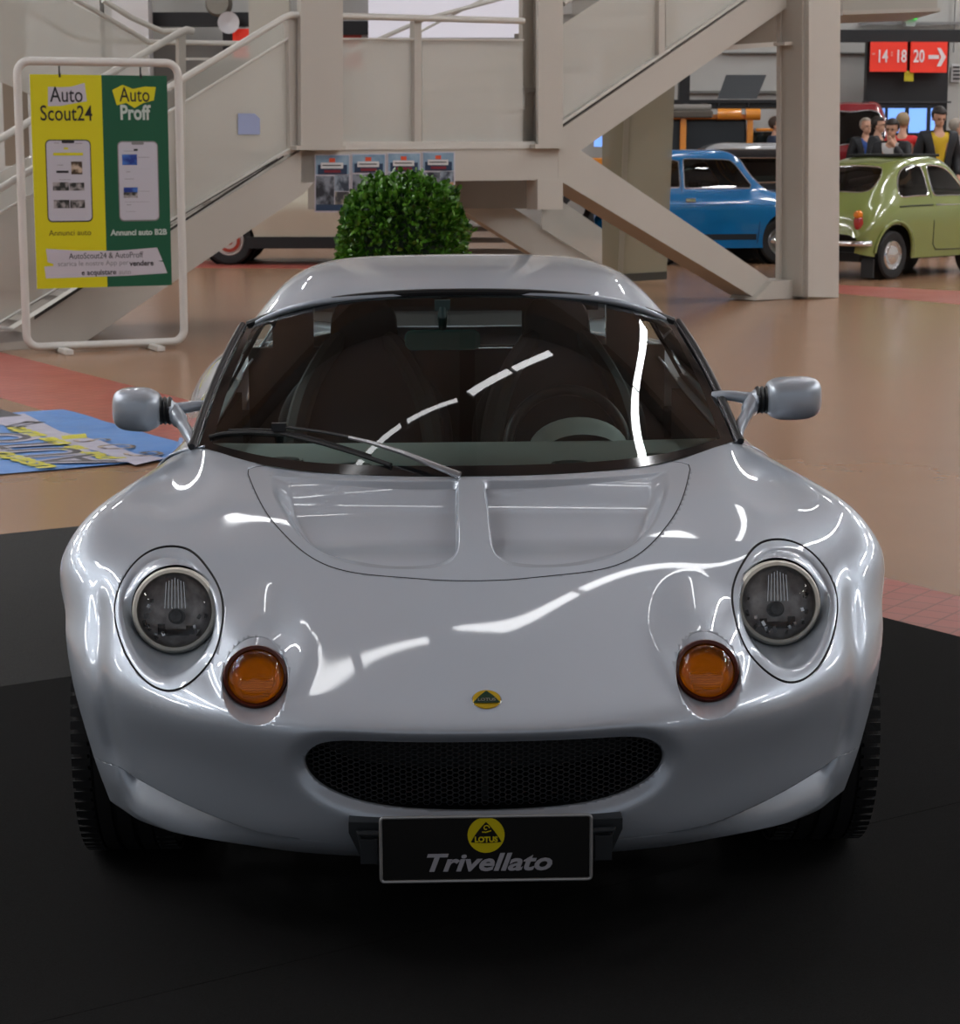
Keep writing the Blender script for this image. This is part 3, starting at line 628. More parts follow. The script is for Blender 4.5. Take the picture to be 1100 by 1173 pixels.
# ---- wheels and wheelhouses, floor pan
WHL = mat('alloy', (.35,.36,.38), .3, .9)
for wx, wy, wr, ww in ((.716,.82,.288,.188),(.735,3.10,.308,.225)):
    for sgn in (1, -1):
        wh = bpy.data.objects.new('wheel', None); COL.objects.link(wh); wh.parent = car; wh.location = (sgn*wx, wy, wr-.001+(-.006*sgn*wx*0)); wh.rotation_euler = (0,0,math.pi/2)
        prof = [(wr*.66,-ww*.40),(wr*.72,-ww*.47),(wr*.86,-ww*.51),(wr*.95,-ww*.49),(wr*.985,-ww*.43)]
        for g in (-.30,-.10,.10,.30):
            prof += [(wr,ww*(g-.075)),(wr,ww*(g-.03)),(wr*.972,ww*(g-.02)),(wr*.972,ww*(g+.02)),(wr,ww*(g+.03)),(wr,ww*(g+.075))]
        prof += [(wr*.985,ww*.43),(wr*.95,ww*.49),(wr*.86,ww*.51),(wr*.72,ww*.47),(wr*.66,ww*.40)]
        b = MB(); b.lathe(prof, 96); ty = b.build('tyre', RUBBER, wh, True)
        for k in range(64):
            pass
        b = MB()
        for k in range(72):
            a = 2*math.pi*k/72
            for s2 in (-1, 1):
                R2 = Matrix.Rotation(-a, 3, 'Y') @ Matrix.Rotation(.25*s2, 3, 'X')
                b.box((wr*.995*math.cos(a), s2*ww*.40, wr*.995*math.sin(a)), (.0035,ww*.20,.017), Matrix.Rotation(-a, 3, 'Y'))
        b.build('tread_blocks', RUBBER, wh)['kind'] = 'stuff'
        b = MB(); b.lathe([(wr*.67,-ww*.42),(wr*.63,-ww*.40),(wr*.60,0),(wr*.60,ww*.3)], 64)
        for k in range(6):
            a = 2*math.pi*k/6; b.box((wr*.33*math.cos(a),-ww*.30*1,wr*.33*math.sin(a)), (wr*.62,.02,.035), Matrix.Rotation(-a,3,'Y'))
        b.lathe([(.0001,-ww*.36),(.05,-ww*.34),(.055,-ww*.2)], 24); rim_ = b.build('rim', WHL, wh, True)
        if sgn < 0: wh.rotation_euler = (0,0,math.pi/2)
        else: wh.rotation_euler = (0,0,-math.pi/2+math.pi)
        rim_.rotation_euler = (0,0,math.pi) if sgn > 0 else (0,0,0)
        b = MB(); n = 20
        vs = []; 
        R0 = wr+.052
        for k in range(n+1):
            a = math.pi*(-.12+1.24*k/n); vs += [(sgn*.42, wy+R0*math.cos(a), wr-.02+R0*math.sin(a)), (sgn*(wx+.06 if a < 2.1 else wx-.10), wy+R0*math.cos(a), wr-.02+R0*math.sin(a))]
        b.add(vs, [(2*k,2*k+1,2*k+3,2*k+2) for k in range(n)]); b.add([(sgn*.42, wy+R0*math.cos(math.pi*(-.12+1.24*k/n)), wr-.02+R0*math.sin(math.pi*(-.12+1.24*k/n))) for k in range(n+1)], [tuple(range(n+1))])
        b.build('wheelhouse_liner', INT, car)
b = MB(); b.box((0,2.0,.165), (1.28,1.3,.05)); b.box((0,.95,.17), (.82,1.1,.03)); b.box((0,3.1,.2), (.82,1.1,.03)); b.build('floor_pan', INT, car)

# ================================================================ HALL SETTING
def noise_floor(name, ca, cb, scale, rough, streak=(1,1,1), tile=None):
    m = bpy.data.materials.new(name); m.use_nodes = True; nt = m.node_tree; b = nt.nodes['Principled BSDF']; L = nt.links
    tc = nt.nodes.new('ShaderNodeTexCoord'); mp = nt.nodes.new('ShaderNodeMapping'); mp.inputs['Scale'].default_value = streak; L.new(tc.outputs['Object'], mp.inputs[0])
    n = nt.nodes.new('ShaderNodeTexNoise'); n.inputs['Scale'].default_value = scale; n.inputs['Detail'].default_value = 8; n.inputs['Roughness'].default_value = .6; L.new(mp.outputs[0], n.inputs['Vector'])
    r = nt.nodes.new('ShaderNodeValToRGB'); r.color_ramp.elements[0].position = .2; r.color_ramp.elements[1].position = .8
    r.color_ramp.elements[0].color = (*ca, 1); r.color_ramp.elements[1].color = (*cb, 1); L.new(n.outputs['Fac'], r.inputs[0]); col = r.outputs[0]
    if tile:
        bt = nt.nodes.new('ShaderNodeTexBrick'); bt.inputs['Scale'].default_value = tile; bt.inputs['Mortar Size'].default_value = .02; bt.offset = 0; bt.inputs['Row Height'].default_value = .5; bt.inputs['Brick Width'].default_value = .5
        bt.inputs['Mortar'].default_value = (.5,.5,.5,1); bt.inputs['Color1'].default_value = (1,1,1,1); bt.inputs['Color2'].default_value = (.88,.88,.88,1)
        m2 = nt.nodes.new('ShaderNodeMapping'); m2.inputs['Rotation'].default_value = (0,0,math.radians(34)); L.new(tc.outputs['Object'], m2.inputs[0]); L.new(m2.outputs[0], bt.inputs['Vector'])
        mx = nt.nodes.new('ShaderNodeMix'); mx.data_type = 'RGBA'; mx.blend_type = 'MULTIPLY'; mx.inputs[0].default_value = 1; L.new(col, mx.inputs[6]); L.new(bt.outputs['Color'], mx.inputs[7]); col = mx.outputs[2]
    L.new(col, b.inputs['Base Color'])
    n2 = nt.nodes.new('ShaderNodeTexNoise'); n2.inputs['Scale'].default_value = 3; n2.inputs['Detail'].default_value = 5; L.new(tc.outputs['Object'], n2.inputs['Vector'])
    mr = nt.nodes.new('ShaderNodeMapRange'); mr.inputs['To Min'].default_value = rough*.9; mr.inputs['To Max'].default_value = rough*1.15; L.new(n2.outputs['Fac'], mr.inputs[0]); L.new(mr.outputs[0], b.inputs['Roughness'])
    return m
FLOORM = noise_floor('resin_floor', (.29,.155,.085), (.33,.19,.112), .35, .22, (1,.5,1))
floor = raw('floor', [(-22,-14,0),(22,-14,0),(22,42,0),(-22,42,0)], [(0,1,2,3)], FLOORM, None, False); tag(floor, kind='structure')
A34 = math.radians(34); CU = Vector((-math.cos(A34), -math.sin(A34), 0)); CVv = Vector((math.sin(A34), -math.cos(A34), 0)); CC = Vector((-.373, 9.084, 0))
def slab(name, pts, h, m, z0=0):
    b = MB(); b.prism([(p[0], p[1], z0) for p in pts], (0,0,h)); return b.build(name, m)
CA = mat('carpet_grey', (.030,.031,.031), .95, spec=.12, noise=(350,.25,(.056,.056,.055)), bump=(500,.5,.003))
CB = mat('carpet_black', (.0075,.0075,.0075), .95, spec=.08, noise=(350,.25,(.015,.015,.015)), bump=(500,.5,.003))
for i, (v0, v1, u1, m, lb) in enumerate(((0,2.22,7.5,CA,'dark grey carpet strip at the back edge of the display, behind the silver car'),(2.222,4.44,8,CB,'black carpet strip under the front of the silver car'),(4.442,6.7,9,CB,'black carpet strip nearest the camera, in front of the silver car'))):
    P = [CC+CVv*v0, CC+CVv*v1, CC+CVv*v1+CU*u1, CC+CVv*v0+CU*u1]
    if i == 2: P = [CC+CVv*v0, CC+CVv*v1, CC+CVv*v1+CU*u1, CC+CVv*v0+CU*u1]
    P = [p-CU*0 for p in P]
    tag(slab('carpet', P, .0016, m), lb, 'carpet', 'carpet strips under the sports car')
RED = noise_floor('red_tiles', (.34,.065,.045), (.45,.12,.09), 2.2, .38, tile=5)
st = [(-5.6,19.0),(-1.58,12.25),(1.43,7.22),(3.2,4.25),(2.4,3.9),(-1.62,10.62),(-5.9,17.6)]
tag(slab('floor_stripe', [st[i] for i in (0,1,2,3,4,5,6)], .0005, RED), 'red tiled stripe in the floor running diagonally behind the silver car', 'floor stripe')
tag(slab('floor_stripe', [(3.0,23.3),(2.9,22.6),(3.55,21.35),(5.2,18.6),(6.6,19.2),(4.9,21.6)], .0015, RED), 'faded red stripe in the floor in front of the green car', 'floor stripe')
tag(slab('floor_stripe', [(-6,27.6),(-6,26.0),(1.5,25.2),(1.5,26.6)], .0015, RED), 'red stripe in the floor under the cream car', 'floor stripe')
# shell
WALLM = mat('wall_paint', (.42,.42,.40), .8, noise=(.6,.3,(.50,.50,.48)))
WALLB = mat('wall_panel_light', (.55,.55,.56), .7)
def sbox(name, c, d, m, kind='structure', bevel=0):
    b = MB(); b.box(c, d); o = b.build(name, m, None, bevel=bevel); o['kind'] = kind; return o
YB = 38.0
sbox('wall_back', (0,YB+.15,5.5), (44,.3,11), WALLM)
sbox('wall_left', (-22.15,14,5.5), (.3,56,11), WALLM); sbox('wall_right', (22.15,14,5.5), (.3,56,11), WALLM)
CEILM = mat('ceiling_paint', (.62,.65,.70), .9)
sbox('ceiling', (0,14,10.1), (44,56,.2), CEILM)
BEAMM = mat('roof_steel', (.26,.25,.24), .7)
b = MB()
for y in range(-11, 40, 6): b.box((0,y,9.55), (44,.35,.8))
for x in (-14,-7,0,7,14): b.box((x,14,9.75), (.3,56,.5))
o = b.build('trim_1', BEAMM); o['kind'] = 'structure'
# hall lights: rows of fluorescent battens
HOUSE = mat('batten_white', (.7,.7,.7), .5)
LTUBE = mat('fluorescent_tube', (1,1,1), .5, emit=(.97,.98,1.0), es=22)
LDIM = mat('fluorescent_tube_dim', (1,1,1), .5, emit=(.97,.98,1.0), es=5.5)
LFAR = mat('fluorescent_tube_far', (1,1,1), .5, emit=(.97,.98,1.0), es=44)
def batten(x, y, z=8.0, L=2.6, w=.34, rz=0, lb='white fluorescent batten under the hall roof, outside the view', m=None):
    t = thing('hall_light', lb, 'ceiling light', (x, y, z), rz, 'fluorescent battens under the roof')
    b = MB(); b.box((0,0,.09), (w*1.15,L*1.02,.08)); b.build('light_housing', HOUSE, t)
    b = MB(); b.box((0,0,.03), (w,L,.05)); b.build('tube', m or LTUBE, t)
    return t
def batten_row(a, b, n, w=.2, z=8.0, gap=.12, m=None):
    a = Vector((*a, 0)); b = Vector((*b, 0)); d = (b-a)/n; rz = math.atan2(d.y, d.x)-math.pi/2
    for i in range(n):
        c = a+d*(i+.5); batten(c.x, c.y, z, d.length-gap, w, rz, m=m)
batten_row((-2.0,8.5),(-.12,9.2), 2, .06, m=LDIM)
batten_row((.0,9.3),(1.5,10.9), 2, .13, m=LDIM)
batten_row((2.75,9.4),(4.8,15.4), 3, .12)
batten_row((1.35,12.3),(2.5,17.0), 2, .08, m=LDIM); batten_row((-1.1,12.3),(-2.0,15.5), 2, .08, m=LDIM)
batten_row((-7.5,2.0),(-5.5,8.6), 3, .2)
for x in (-13,13):
    for y in (-9,-3): batten(x, y, 8.8, 3.2, .3)
for x in (-16,-10,10,16):
    for y in (4,10,16,22,28,34): batten(x, y, 8.8, 3.2, .32, m=LFAR)
for x in (-5,5):
    for y in (24,30): batten(x, y, 8.8, 3.2, .14)

# ================================================================ STAIRCASE
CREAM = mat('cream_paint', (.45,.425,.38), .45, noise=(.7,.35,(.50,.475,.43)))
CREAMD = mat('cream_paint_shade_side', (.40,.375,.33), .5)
TREADM = mat('tread_steel', (.33,.31,.28), .6)
RAILM = mat('rail_paint', (.58,.57,.53), .35)
def frosted(name, col, a):
    m = bpy.data.materials.new(name); m.use_nodes = True; nt = m.node_tree; p = nt.nodes['Principled BSDF']
    p.inputs['Base Color'].default_value = (*col, 1); p.inputs['Roughness'].default_value = .12
    t = nt.nodes.new('ShaderNodeBsdfTransparent'); mx = nt.nodes.new('ShaderNodeMixShader'); mx.inputs[0].default_value = a
    nt.links.new(t.outputs[0], mx.inputs[1]); nt.links.new(p.outputs[0], mx.inputs[2]); nt.links.new(mx.outputs[0], nt.nodes['Material Output'].inputs[0]); return m
FROST = frosted('frosted_glass', (.64,.63,.58), .52)
SMOKE = frosted('smoked_glass', (.40,.37,.27), .70)
PX0 = Vector((-3.2, 15.62, 0)); PD = Vector((1, .825, 0)).normalized(); PN = Vector((PD.y, -PD.x, 0))   # PN faces the camera side
def SP(px, py, off=0):
    """point on the stair's vertical plane (off = metres behind it)"""
    o = Vector((0, 0, CAMH)); d = w_at(px, py, 10)-o; base = PX0-PN*off
    return o+d*((base-o).dot(PN)/d.dot(PN))
def plate(b, pts, off, th):
    P = [SP(x, y, off) for x, y in pts]
    for q in P: q.z = max(q.z, .001)
    b.prism(P, PN*-th)
stair = thing('staircase', 'cream painted steel staircase with frosted glass balustrades and a half landing', 'staircase', SP(60, 405, .6)*Vector((1,1,0)) if False else (0,0,0))
BACK = 1.5
def part(name, b, m, smooth=False, bevel=0, parent=None): return b.build(name, m, parent or stair, smooth, None, bevel)
b = MB(); plate(b, [(-60,424),(-14,395),(345,172),(362,172),(362,206),(348,222),(92,398),(40,415),(-60,440)], 0, .10); part('stringer', b, CREAM)
b = MB(); plate(b, [(345,171),(662,170),(640,206),(345,209)], 0, .12); part('landing_beam', b, CREAM)
b = MB(); plate(b, [(662,170),(890,325),(890,342),(868,343),(640,206),(640,170)], -.002, .30); part('stringer', b, CREAM)
b = MB(); plate(b, [(640,172),(645,146),(857,0),(1010,-104),(1010,-64),(898,11),(663,174)], -.001, .22); part('stringer', b, CREAM)
# rear stringers and the beam under the landing
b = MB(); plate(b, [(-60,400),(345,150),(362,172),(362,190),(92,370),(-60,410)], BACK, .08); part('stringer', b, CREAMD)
b = MB(); plate(b, [(515,206),(640,206),(640,239),(515,239)], BACK, .12); part('landing_beam', b, mat('landing_soffit_shade', (.20,.165,.13), .7))  # brown carries the shade under the landing in its colour
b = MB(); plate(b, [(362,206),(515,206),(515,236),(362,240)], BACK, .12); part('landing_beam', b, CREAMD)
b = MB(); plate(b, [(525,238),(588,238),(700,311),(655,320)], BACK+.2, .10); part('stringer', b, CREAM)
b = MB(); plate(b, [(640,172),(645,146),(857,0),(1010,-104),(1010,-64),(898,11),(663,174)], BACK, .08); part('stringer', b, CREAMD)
# landing deck
def deck(pts, off0, off1, z0, z1):
    A_ = [SP(x, 165, off0)*Vector((1,1,0)) for x in pts]; B2 = [SP(x, 165, off0)*Vector((1,1,0))-PN*(off1-off0) for x in pts]
    P = [A_[0], A_[1], B2[1], B2[0]]; b = MB(); b.prism([p+Vector((0,0,z0)) for p in P], (0,0,z1-z0)); return b
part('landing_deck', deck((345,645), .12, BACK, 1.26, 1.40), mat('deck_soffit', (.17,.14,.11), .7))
# treads of the lower and upper flights
def flight(p0, p1, z0, z1, n, off0=.10, off1=BACK):
    a = SP(*p0)*Vector((1,1,0)); c = SP(*p1)*Vector((1,1,0))
    for i in range(n):
        t0, t1 = i/n, (i+1)/n; z = z0+(z1-z0)*(i+1)/n
        q0 = a.lerp(c, t0)-PN*off0; q1 = a.lerp(c, t1)-PN*off0; w = -PN*(off1-off0)
        b = MB(); b.prism([q0+Vector((0,0,z-.04)), q1+Vector((0,0,z-.04)), q1+w+Vector((0,0,z-.04)), q0+w+Vector((0,0,z-.04))], (0,0,.04))
        b.prism([q0+Vector((0,0,z-(z1-z0)/n)), q0+w+Vector((0,0,z-(z1-z0)/n)), q0+w+Vector((0,0,z)), q0+Vector((0,0,z))], (q1-q0).normalized()*.02)
        part('tread', b, TREADM)
flight((45,165),(345,165), .0, 1.38, 8)
flight((535,165),(905,165), 1.40, 3.35, 11)
for k in range(4):
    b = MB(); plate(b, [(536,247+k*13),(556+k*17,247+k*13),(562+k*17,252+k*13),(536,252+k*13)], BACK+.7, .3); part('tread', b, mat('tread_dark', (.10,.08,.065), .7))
b = MB(); b.prism([SP(x, y, 0) for x, y in ((-60,402),(34,393),(34,380),(20,376),(-60,376))], -PN*.5); part('foot_plinth', b, mat('plinth_grey', (.33,.32,.30), .6), bevel=.02)
# glass panels
def panel(pts, off=.03, m=FROST, name='glass_panel', th=.012):
    b = MB(); plate(b, pts, off, th); return part(name, b, m)
panel([(-60,279),(329,44),(329,176),(-60,422)])
panel([(345,44),(474,44),(474,163),(345,163)]); panel([(484,46),(599,46),(599,163),(484,163)])
panel([(645,28),(690,-2),(755,-45),(755,66),(645,142)]); panel([(763,-50),(900,-140),(900,-32),(763,61)])
panel([(621,215),(690,262),(690,304),(621,262)], BACK+.15); panel([(-60,230),(329,20),(329,150),(-60,400)], BACK-.03)
panel([(-80,-80),(170,48),(170,165),(-80,60)], BACK+.5)
# posts and slots
def bar(name, pts, off, th, m=CREAM): b = MB(); plate(b, pts, off, th); part(name, b, m)
bar('baluster_post', [(330,20),(342,20),(342,172),(333,176)], -.01, .06); bar('baluster_post', [(475,22),(483,22),(483,168),(475,168)], -.01, .06)
bar('baluster_post', [(755,-45),(762,-50),(762,62),(755,66)], -.01, .06); bar('baluster_post', [(206,95),(212,92),(212,250),(206,254)], -.01, .06)
bar('glass_shoe', [(345,162),(620,162),(620,170),(345,172)], -.012, .06, RAILM); bar('glass_shoe', [(-60,416),(333,170),(333,175),(-60,422)], -.012, .05, RAILM)
bar('glass_shoe', [(645,138),(857,-6),(857,-3),(645,142)], -.012, .05, RAILM)
SLOT = mat('slot_shadow_gap', (.03,.027,.025), .8)
bar('glass_shoe_gap', [(-60,425.5),(318,181),(318,183),(-60,429.5)], -.014, .01, SLOT); bar('glass_shoe_gap', [(40,362),(325,178),(325,180),(40,366)], -.016, .01, SLOT)
bar('glass_shoe_gap', [(646,142.5),(750,71.5),(750,72.5),(646,144)], -.014, .01, SLOT); bar('glass_shoe_gap', [(769,57),(853,0),(853,1),(769,58.5)], -.014, .01, SLOT)
# handrails
def rail(pts, off, r=.026, m=RAILM, name='handrail'):
    b = MB(); b.tube([SP(x, y, off) for x, y in pts], r, 10); part(name, b, m, True)
rail([(-60,252),(202,95),(326,20),(334,17),(345,17),(600,24)], -.03); rail([(645,4),(760,-72),(905,-170)], -.03)
rail([(-60,280),(205,121),(330,44)], .0, .010); rail([(345,44),(600,46)], 0, .008)
rail([(-60,195),(150,70),(205,38),(214,34),(221,36)], BACK-.1, .030); rail([(118,0),(150,20),(186,36),(207,35)], BACK+.4, .024)
rail([(15,0),(90,45),(172,48),(345,51)], BACK+.6, .022); rail([(-20,-60),(88,0),(172,49)], BACK+.5, .02)
bar('baluster_post', [(205,38),(213,38),(213,120),(205,122)], BACK-.1, .05); bar('glass_edge', [(215,66),(345,66),(345,69),(215,69)], BACK+.6, .03, RAILM)
rail([(590,-6),(486,22),(400,60)], BACK+.8, .02); rail([(560,-4),(470,42)], BACK+.9, .012)
# ---- columns
def column(pts, lb, off=-.06, extra=None):
    t = thing('steel_column', lb, 'column', (0,0,0))
    for nm, P, o2, th, m in pts:
        b = MB(); plate(b, P, o2, th); b.build(nm, m, t)
    return t
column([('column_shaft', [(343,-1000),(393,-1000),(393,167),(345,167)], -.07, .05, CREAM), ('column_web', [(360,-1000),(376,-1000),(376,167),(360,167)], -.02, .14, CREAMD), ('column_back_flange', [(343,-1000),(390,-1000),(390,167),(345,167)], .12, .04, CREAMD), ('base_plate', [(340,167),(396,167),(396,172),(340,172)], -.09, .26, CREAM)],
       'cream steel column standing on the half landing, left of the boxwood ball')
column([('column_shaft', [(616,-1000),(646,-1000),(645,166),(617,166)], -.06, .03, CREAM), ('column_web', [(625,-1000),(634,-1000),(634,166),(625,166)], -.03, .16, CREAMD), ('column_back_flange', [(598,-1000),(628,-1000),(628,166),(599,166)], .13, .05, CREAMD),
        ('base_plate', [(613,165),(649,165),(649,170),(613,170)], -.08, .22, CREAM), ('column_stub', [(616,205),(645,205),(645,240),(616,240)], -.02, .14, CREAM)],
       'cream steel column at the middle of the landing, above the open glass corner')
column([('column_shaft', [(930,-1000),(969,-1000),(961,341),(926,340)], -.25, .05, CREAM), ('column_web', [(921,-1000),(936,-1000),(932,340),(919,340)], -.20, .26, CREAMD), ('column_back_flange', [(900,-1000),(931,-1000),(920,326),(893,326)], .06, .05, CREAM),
        ('gusset', [(899,12),(928,12),(921,87),(911,84)], .03, .03, CREAM), ('gusset', [(899,48),(928,48),(928,52),(899,52)], -.08, .14, CREAM), ('base_plate', [(885,322),(923,320),(926,341),(865,344)], -.08, .34, CREAM)],
       'tall cream steel column standing on the floor between the blue and green cars')
# upper gallery edge at the right and soffit of the upper flight
t = thing('gallery_beam', 'cream gallery edge beam at the top right, above the red number sign', 'beam', (0,0,0))
b = MB(); P = [w_at(x, y, 24) for x, y in ((966,-40),(1074,-40),(1074,10),(966,14))]; b.prism(P, (0,1.6,0)); b.build('edge_beam', CREAMD, t)
b = MB(); b.prism([w_at(x, y, 23.9) for x, y in ((966,12),(1078,9),(1078,13),(966,17))], (0,1.9,0)); b.build('beam_flange', CREAM, t)
t = thing('tie_beam', 'thin cream tie beam behind the upper stringer, left of the tall column', 'beam', (0,0,0))
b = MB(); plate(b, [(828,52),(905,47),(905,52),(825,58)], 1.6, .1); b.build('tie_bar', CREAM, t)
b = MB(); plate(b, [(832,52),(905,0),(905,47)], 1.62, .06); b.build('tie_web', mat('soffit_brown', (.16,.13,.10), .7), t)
# glass lift shaft
t = thing('glass_shaft', 'smoked glass lift enclosure standing behind the sloping stringer, left of the blue car', 'glass enclosure', (0,0,0))
YS = 23.0
def wp_(x, y, Y=YS): return w_at(x, y, Y)
def gprism(name, pts, th, m, Y=YS):
    b = MB(); b.prism([w_at(x, y, Y) for x, y in pts], (0, th, 0)); return b.build(name, m, t)
gprism('glass_wall', [(690,-40),(723,-40),(723,322),(690,322)], .02, SMOKE, YS+.3)
gprism('glass_wall', [(727,-40),(779,-40),(764,318),(713,322)], .02, SMOKE)
gprism('corner_post', [(722,-40),(728,-40),(714,322),(708,322)], .04, mat('shaft_post', (.30,.28,.22), .4), YS-.01)
gprism('kick_rail', [(712,314),(764,311),(764,320),(712,323)], .05, mat('kick_dark', (.07,.07,.06), .5), YS-.02)
b = MB(); b.prism([w_at(x, 100, YS+1.4)*Vector((1,1,0)) for x in (700,765)]+[w_at(x, 100, YS+1.45)*Vector((1,1,0)) for x in (765,700)], (0,0,3.4)); b.build('rear_wall', SMOKE, t)

# ================================================================ ADVERTISING STAND
stand = thing('advertising_stand', 'freestanding white tube frame holding a yellow and green app poster board', 'sign stand', (-2.68, 15.46, 0), math.radians(24))
b = MB(); w, z0, z1, r_ = .575, .045, 2.03, .09; P = []
for sx, sz, a0 in ((1,1,0),(-1,1,90),(-1,-1,180),(1,-1,270)):
    cx_ = sx*(w-r_); cz_ = (z1-r_) if sz > 0 else (z0+r_)
    P += [(cx_+r_*math.cos(math.radians(a0+15*k)), 0, cz_+r_*math.sin(math.radians(a0+15*k))) for k in range(7)]
b.tube(P, .029, 14, True); b.build('tube_frame', mat('stand_white', (.62,.61,.58), .35), stand, True)
for x in (-.33, .33):
    b = MB(); b.box((x,0,.02), (.06,.50,.035)); b.tube([(x,0,.03),(x,0,.055)], .03, 10); b.build('stand_foot', mat('stand_white', (.6,.6,.6)), stand, bevel=.004)
bw, bz0, bz1 = .49, .455, 1.94
YELP = mat('print_yellow', (.62,.58,.002), .5); GRNP = mat('print_green', (.002,.085,.038), .5); WHP = mat('print_white', (.52,.50,.56), .5); INKP = mat('print_black', (.012,.012,.014), .5)
bd_ = MB(); bd_.box((0,0,(bz0+bz1)/2), (2*bw,.010,bz1-bz0)); board = bd_.build('poster_board', mat('board_white', (.6,.6,.6)), stand)
def flat(name, pts, m, y=-.0062, th=.0008, parent=board, par_inv=None):
    b = MB(); b.prism([(x, y, z) for x, z in pts], (0,-th,0)); return b.build(name, m, parent)
def rect(x0, z0, x1, z1): return [(x0,z0),(x1,z0),(x1,z1),(x0,z1)]
def rrect(x0, z0, x1, z1, r, n=5):
    return [(cx+r*math.cos(math.radians(a0+90*k/n)), cz+r*math.sin(math.radians(a0+90*k/n))) for cx, cz, a0 in ((x1-r,z1-r,0),(x0+r,z1-r,90),(x0+r,z0+r,180),(x1-r,z0+r,270)) for k in range(n+1)]
flat('yellow_half', rect(-bw,bz0,.015,bz1), YELP); flat('green_half', rect(.015,bz0,bw,bz1), GRNP)
def BX(px, py):   # board coordinates from the measured picture of the board
    u = (px-20)/857*190; v = 70+py/1173*260; u += 20-20
    X = 20+px*190/857; Yp = 70+py*260/1173
    t_ = (Yp-85)/(322-85); l = 27+(41-27)*t_; r2 = 188+(196-188)*t_; top = 85; bl_, br_ = 329, 318
    s_ = (X-l)/(r2-l); bot = bl_+(br_-bl_)*s_; return (-bw+2*bw*s_, bz1-(bz1-bz0)*(Yp-top)/(bot-top))
def tx(body, c, size, m, **k): return text('lettering', body, size, m, (c[0], -.0085, c[1]), (math.pi/2,0,0), board, ext=.0004, **k)
def fl_(name, pts, m, y=-.0072): return flat(name, [BX(*p) for p in pts], m, y)
fl_('white_flag', [(128,130),(190,132),(250,128),(318,108),(332,200),(270,210),(200,225),(130,228)], WHP)
tx('Auto', BX(225,172), .150, INKP, sx=.76, bold=.001); tx('Scout24', BX(226,266), .150, INKP, sx=.76, bold=.001)
fl_('yellow_flag', [(465,142),(520,115),(575,135),(640,122),(698,124),(688,190),(630,205),(585,230),(540,205),(490,218)], YELP)
tx('Auto', BX(585,167), .142, INKP, sx=.76, bold=.001); tx('Proff', BX(586,256), .142, mat('print_pale', (.50,.58,.54), .5), bold=.004, sx=.78)
for (x0, y0, x1, y1, ed) in ((138,393,350,822,INKP),(508,393,706,804,mat('phone_edge_grey', (.20,.20,.20), .5))):
    A0 = BX(x0, y1); A1 = BX(x1-10, y0); dxs = .006
    flat('phone_body', rrect(A0[0]+.006, A0[1], A1[0]+.02, A1[1], .035), ed, -.0072)
    flat('phone_screen', rrect(A0[0]+.013, A0[1]+.009, A1[0]+.013, A1[1]-.008, .03), mat('screen_print', (.50,.50,.56), .5), -.0082)
    cxm = (A0[0]+A1[0])/2+.013; flat('phone_notch', rrect(cxm-.045, A1[1]-.026, cxm+.045, A1[1]-.004, .008), ed, -.0092)
    flat('phone_logo', rect(cxm-.03, A1[1]-.068, cxm+.0, A1[1]-.055), YELP if x0 < 300 else INKP, -.0092)
def pic(x0, y0, x1, y1, m): 
    a = BX(x0, y1); c = BX(x1, y0); flat('phone_picture', rect(a[0], a[1], c[0], c[1]), m, -.0092)
def photo_mat(name, cols, sc): 
    return mat(name, cols[0], .5, noise=(sc, .08, cols[1]))
PD1 = photo_mat('picture_dark', ((.02,.022,.02),(.35,.33,.33)), 22); PB1 = photo_mat('picture_blue', ((.006,.03,.22),(.05,.16,.5)), 12); PBR = photo_mat('picture_brown', ((.05,.03,.015),(.5,.4,.3)), 22)
pic(162,460,316,478,YELP); pic(180,553,243,567,INKP); pic(258,505,312,572,PBR); pic(165,612,245,658,PD1); pic(250,612,325,655,PD1); pic(172,702,250,748,PD1); pic(256,700,330,745,PD1)
pic(523,462,600,518,PB1); pic(533,628,606,655,PB1); pic(533,652,606,684,PD1)
GRL = mat('print_grey', (.22,.22,.24), .5)
for y0 in (522,): pass
for (x0, y0, w_) in ((182,524,32),(195,598,60),(605,474,60),(533,534,140),(536,585,50),(545,549,20),(610,645,60),(540,700,130),(545,750,50),(548,716,24),(530,444,70),(165,412,26),(275,412,34)): pic(x0, y0, x0+w_, y0+4, GRL)
tx('Annunci auto', BX(258,872), .056, mat('print_olive', (.10,.09,.01), .5)); tx('Annunci auto B2B', BX(616,857), .056, mat('print_pale', (.5,.5,.5)), bold=.002)
fl_('white_ribbon', [(136,958),(300,962),(500,955),(712,930),(742,994),(718,998),(745,1002),(768,1058),(560,1080),(300,1100),(140,1112),(130,1050),(176,1046),(176,1036),(146,1026)], WHP)
tx('AutoScout24 & AutoProff', BX(446,982), .060, INKP, sx=.85); tx('scarica le nostre App per ', BX(385,1024), .050, GRL); tx('vendere', BX(632,1014), .054, INKP, bold=.0015)
tx('e acquistare', BX(410,1070), .052, INKP, bold=.001); tx('auto', BX(545,1062), .050, GRL)
for x in (-.28, .30):
    b = MB(); b.tube([(x,-.0,1.93),(x,0,2.0)], .006, 6); b.box((x,-.004,1.935), (.014,.014,.03)); b.build('board_clip', BLACK, stand)
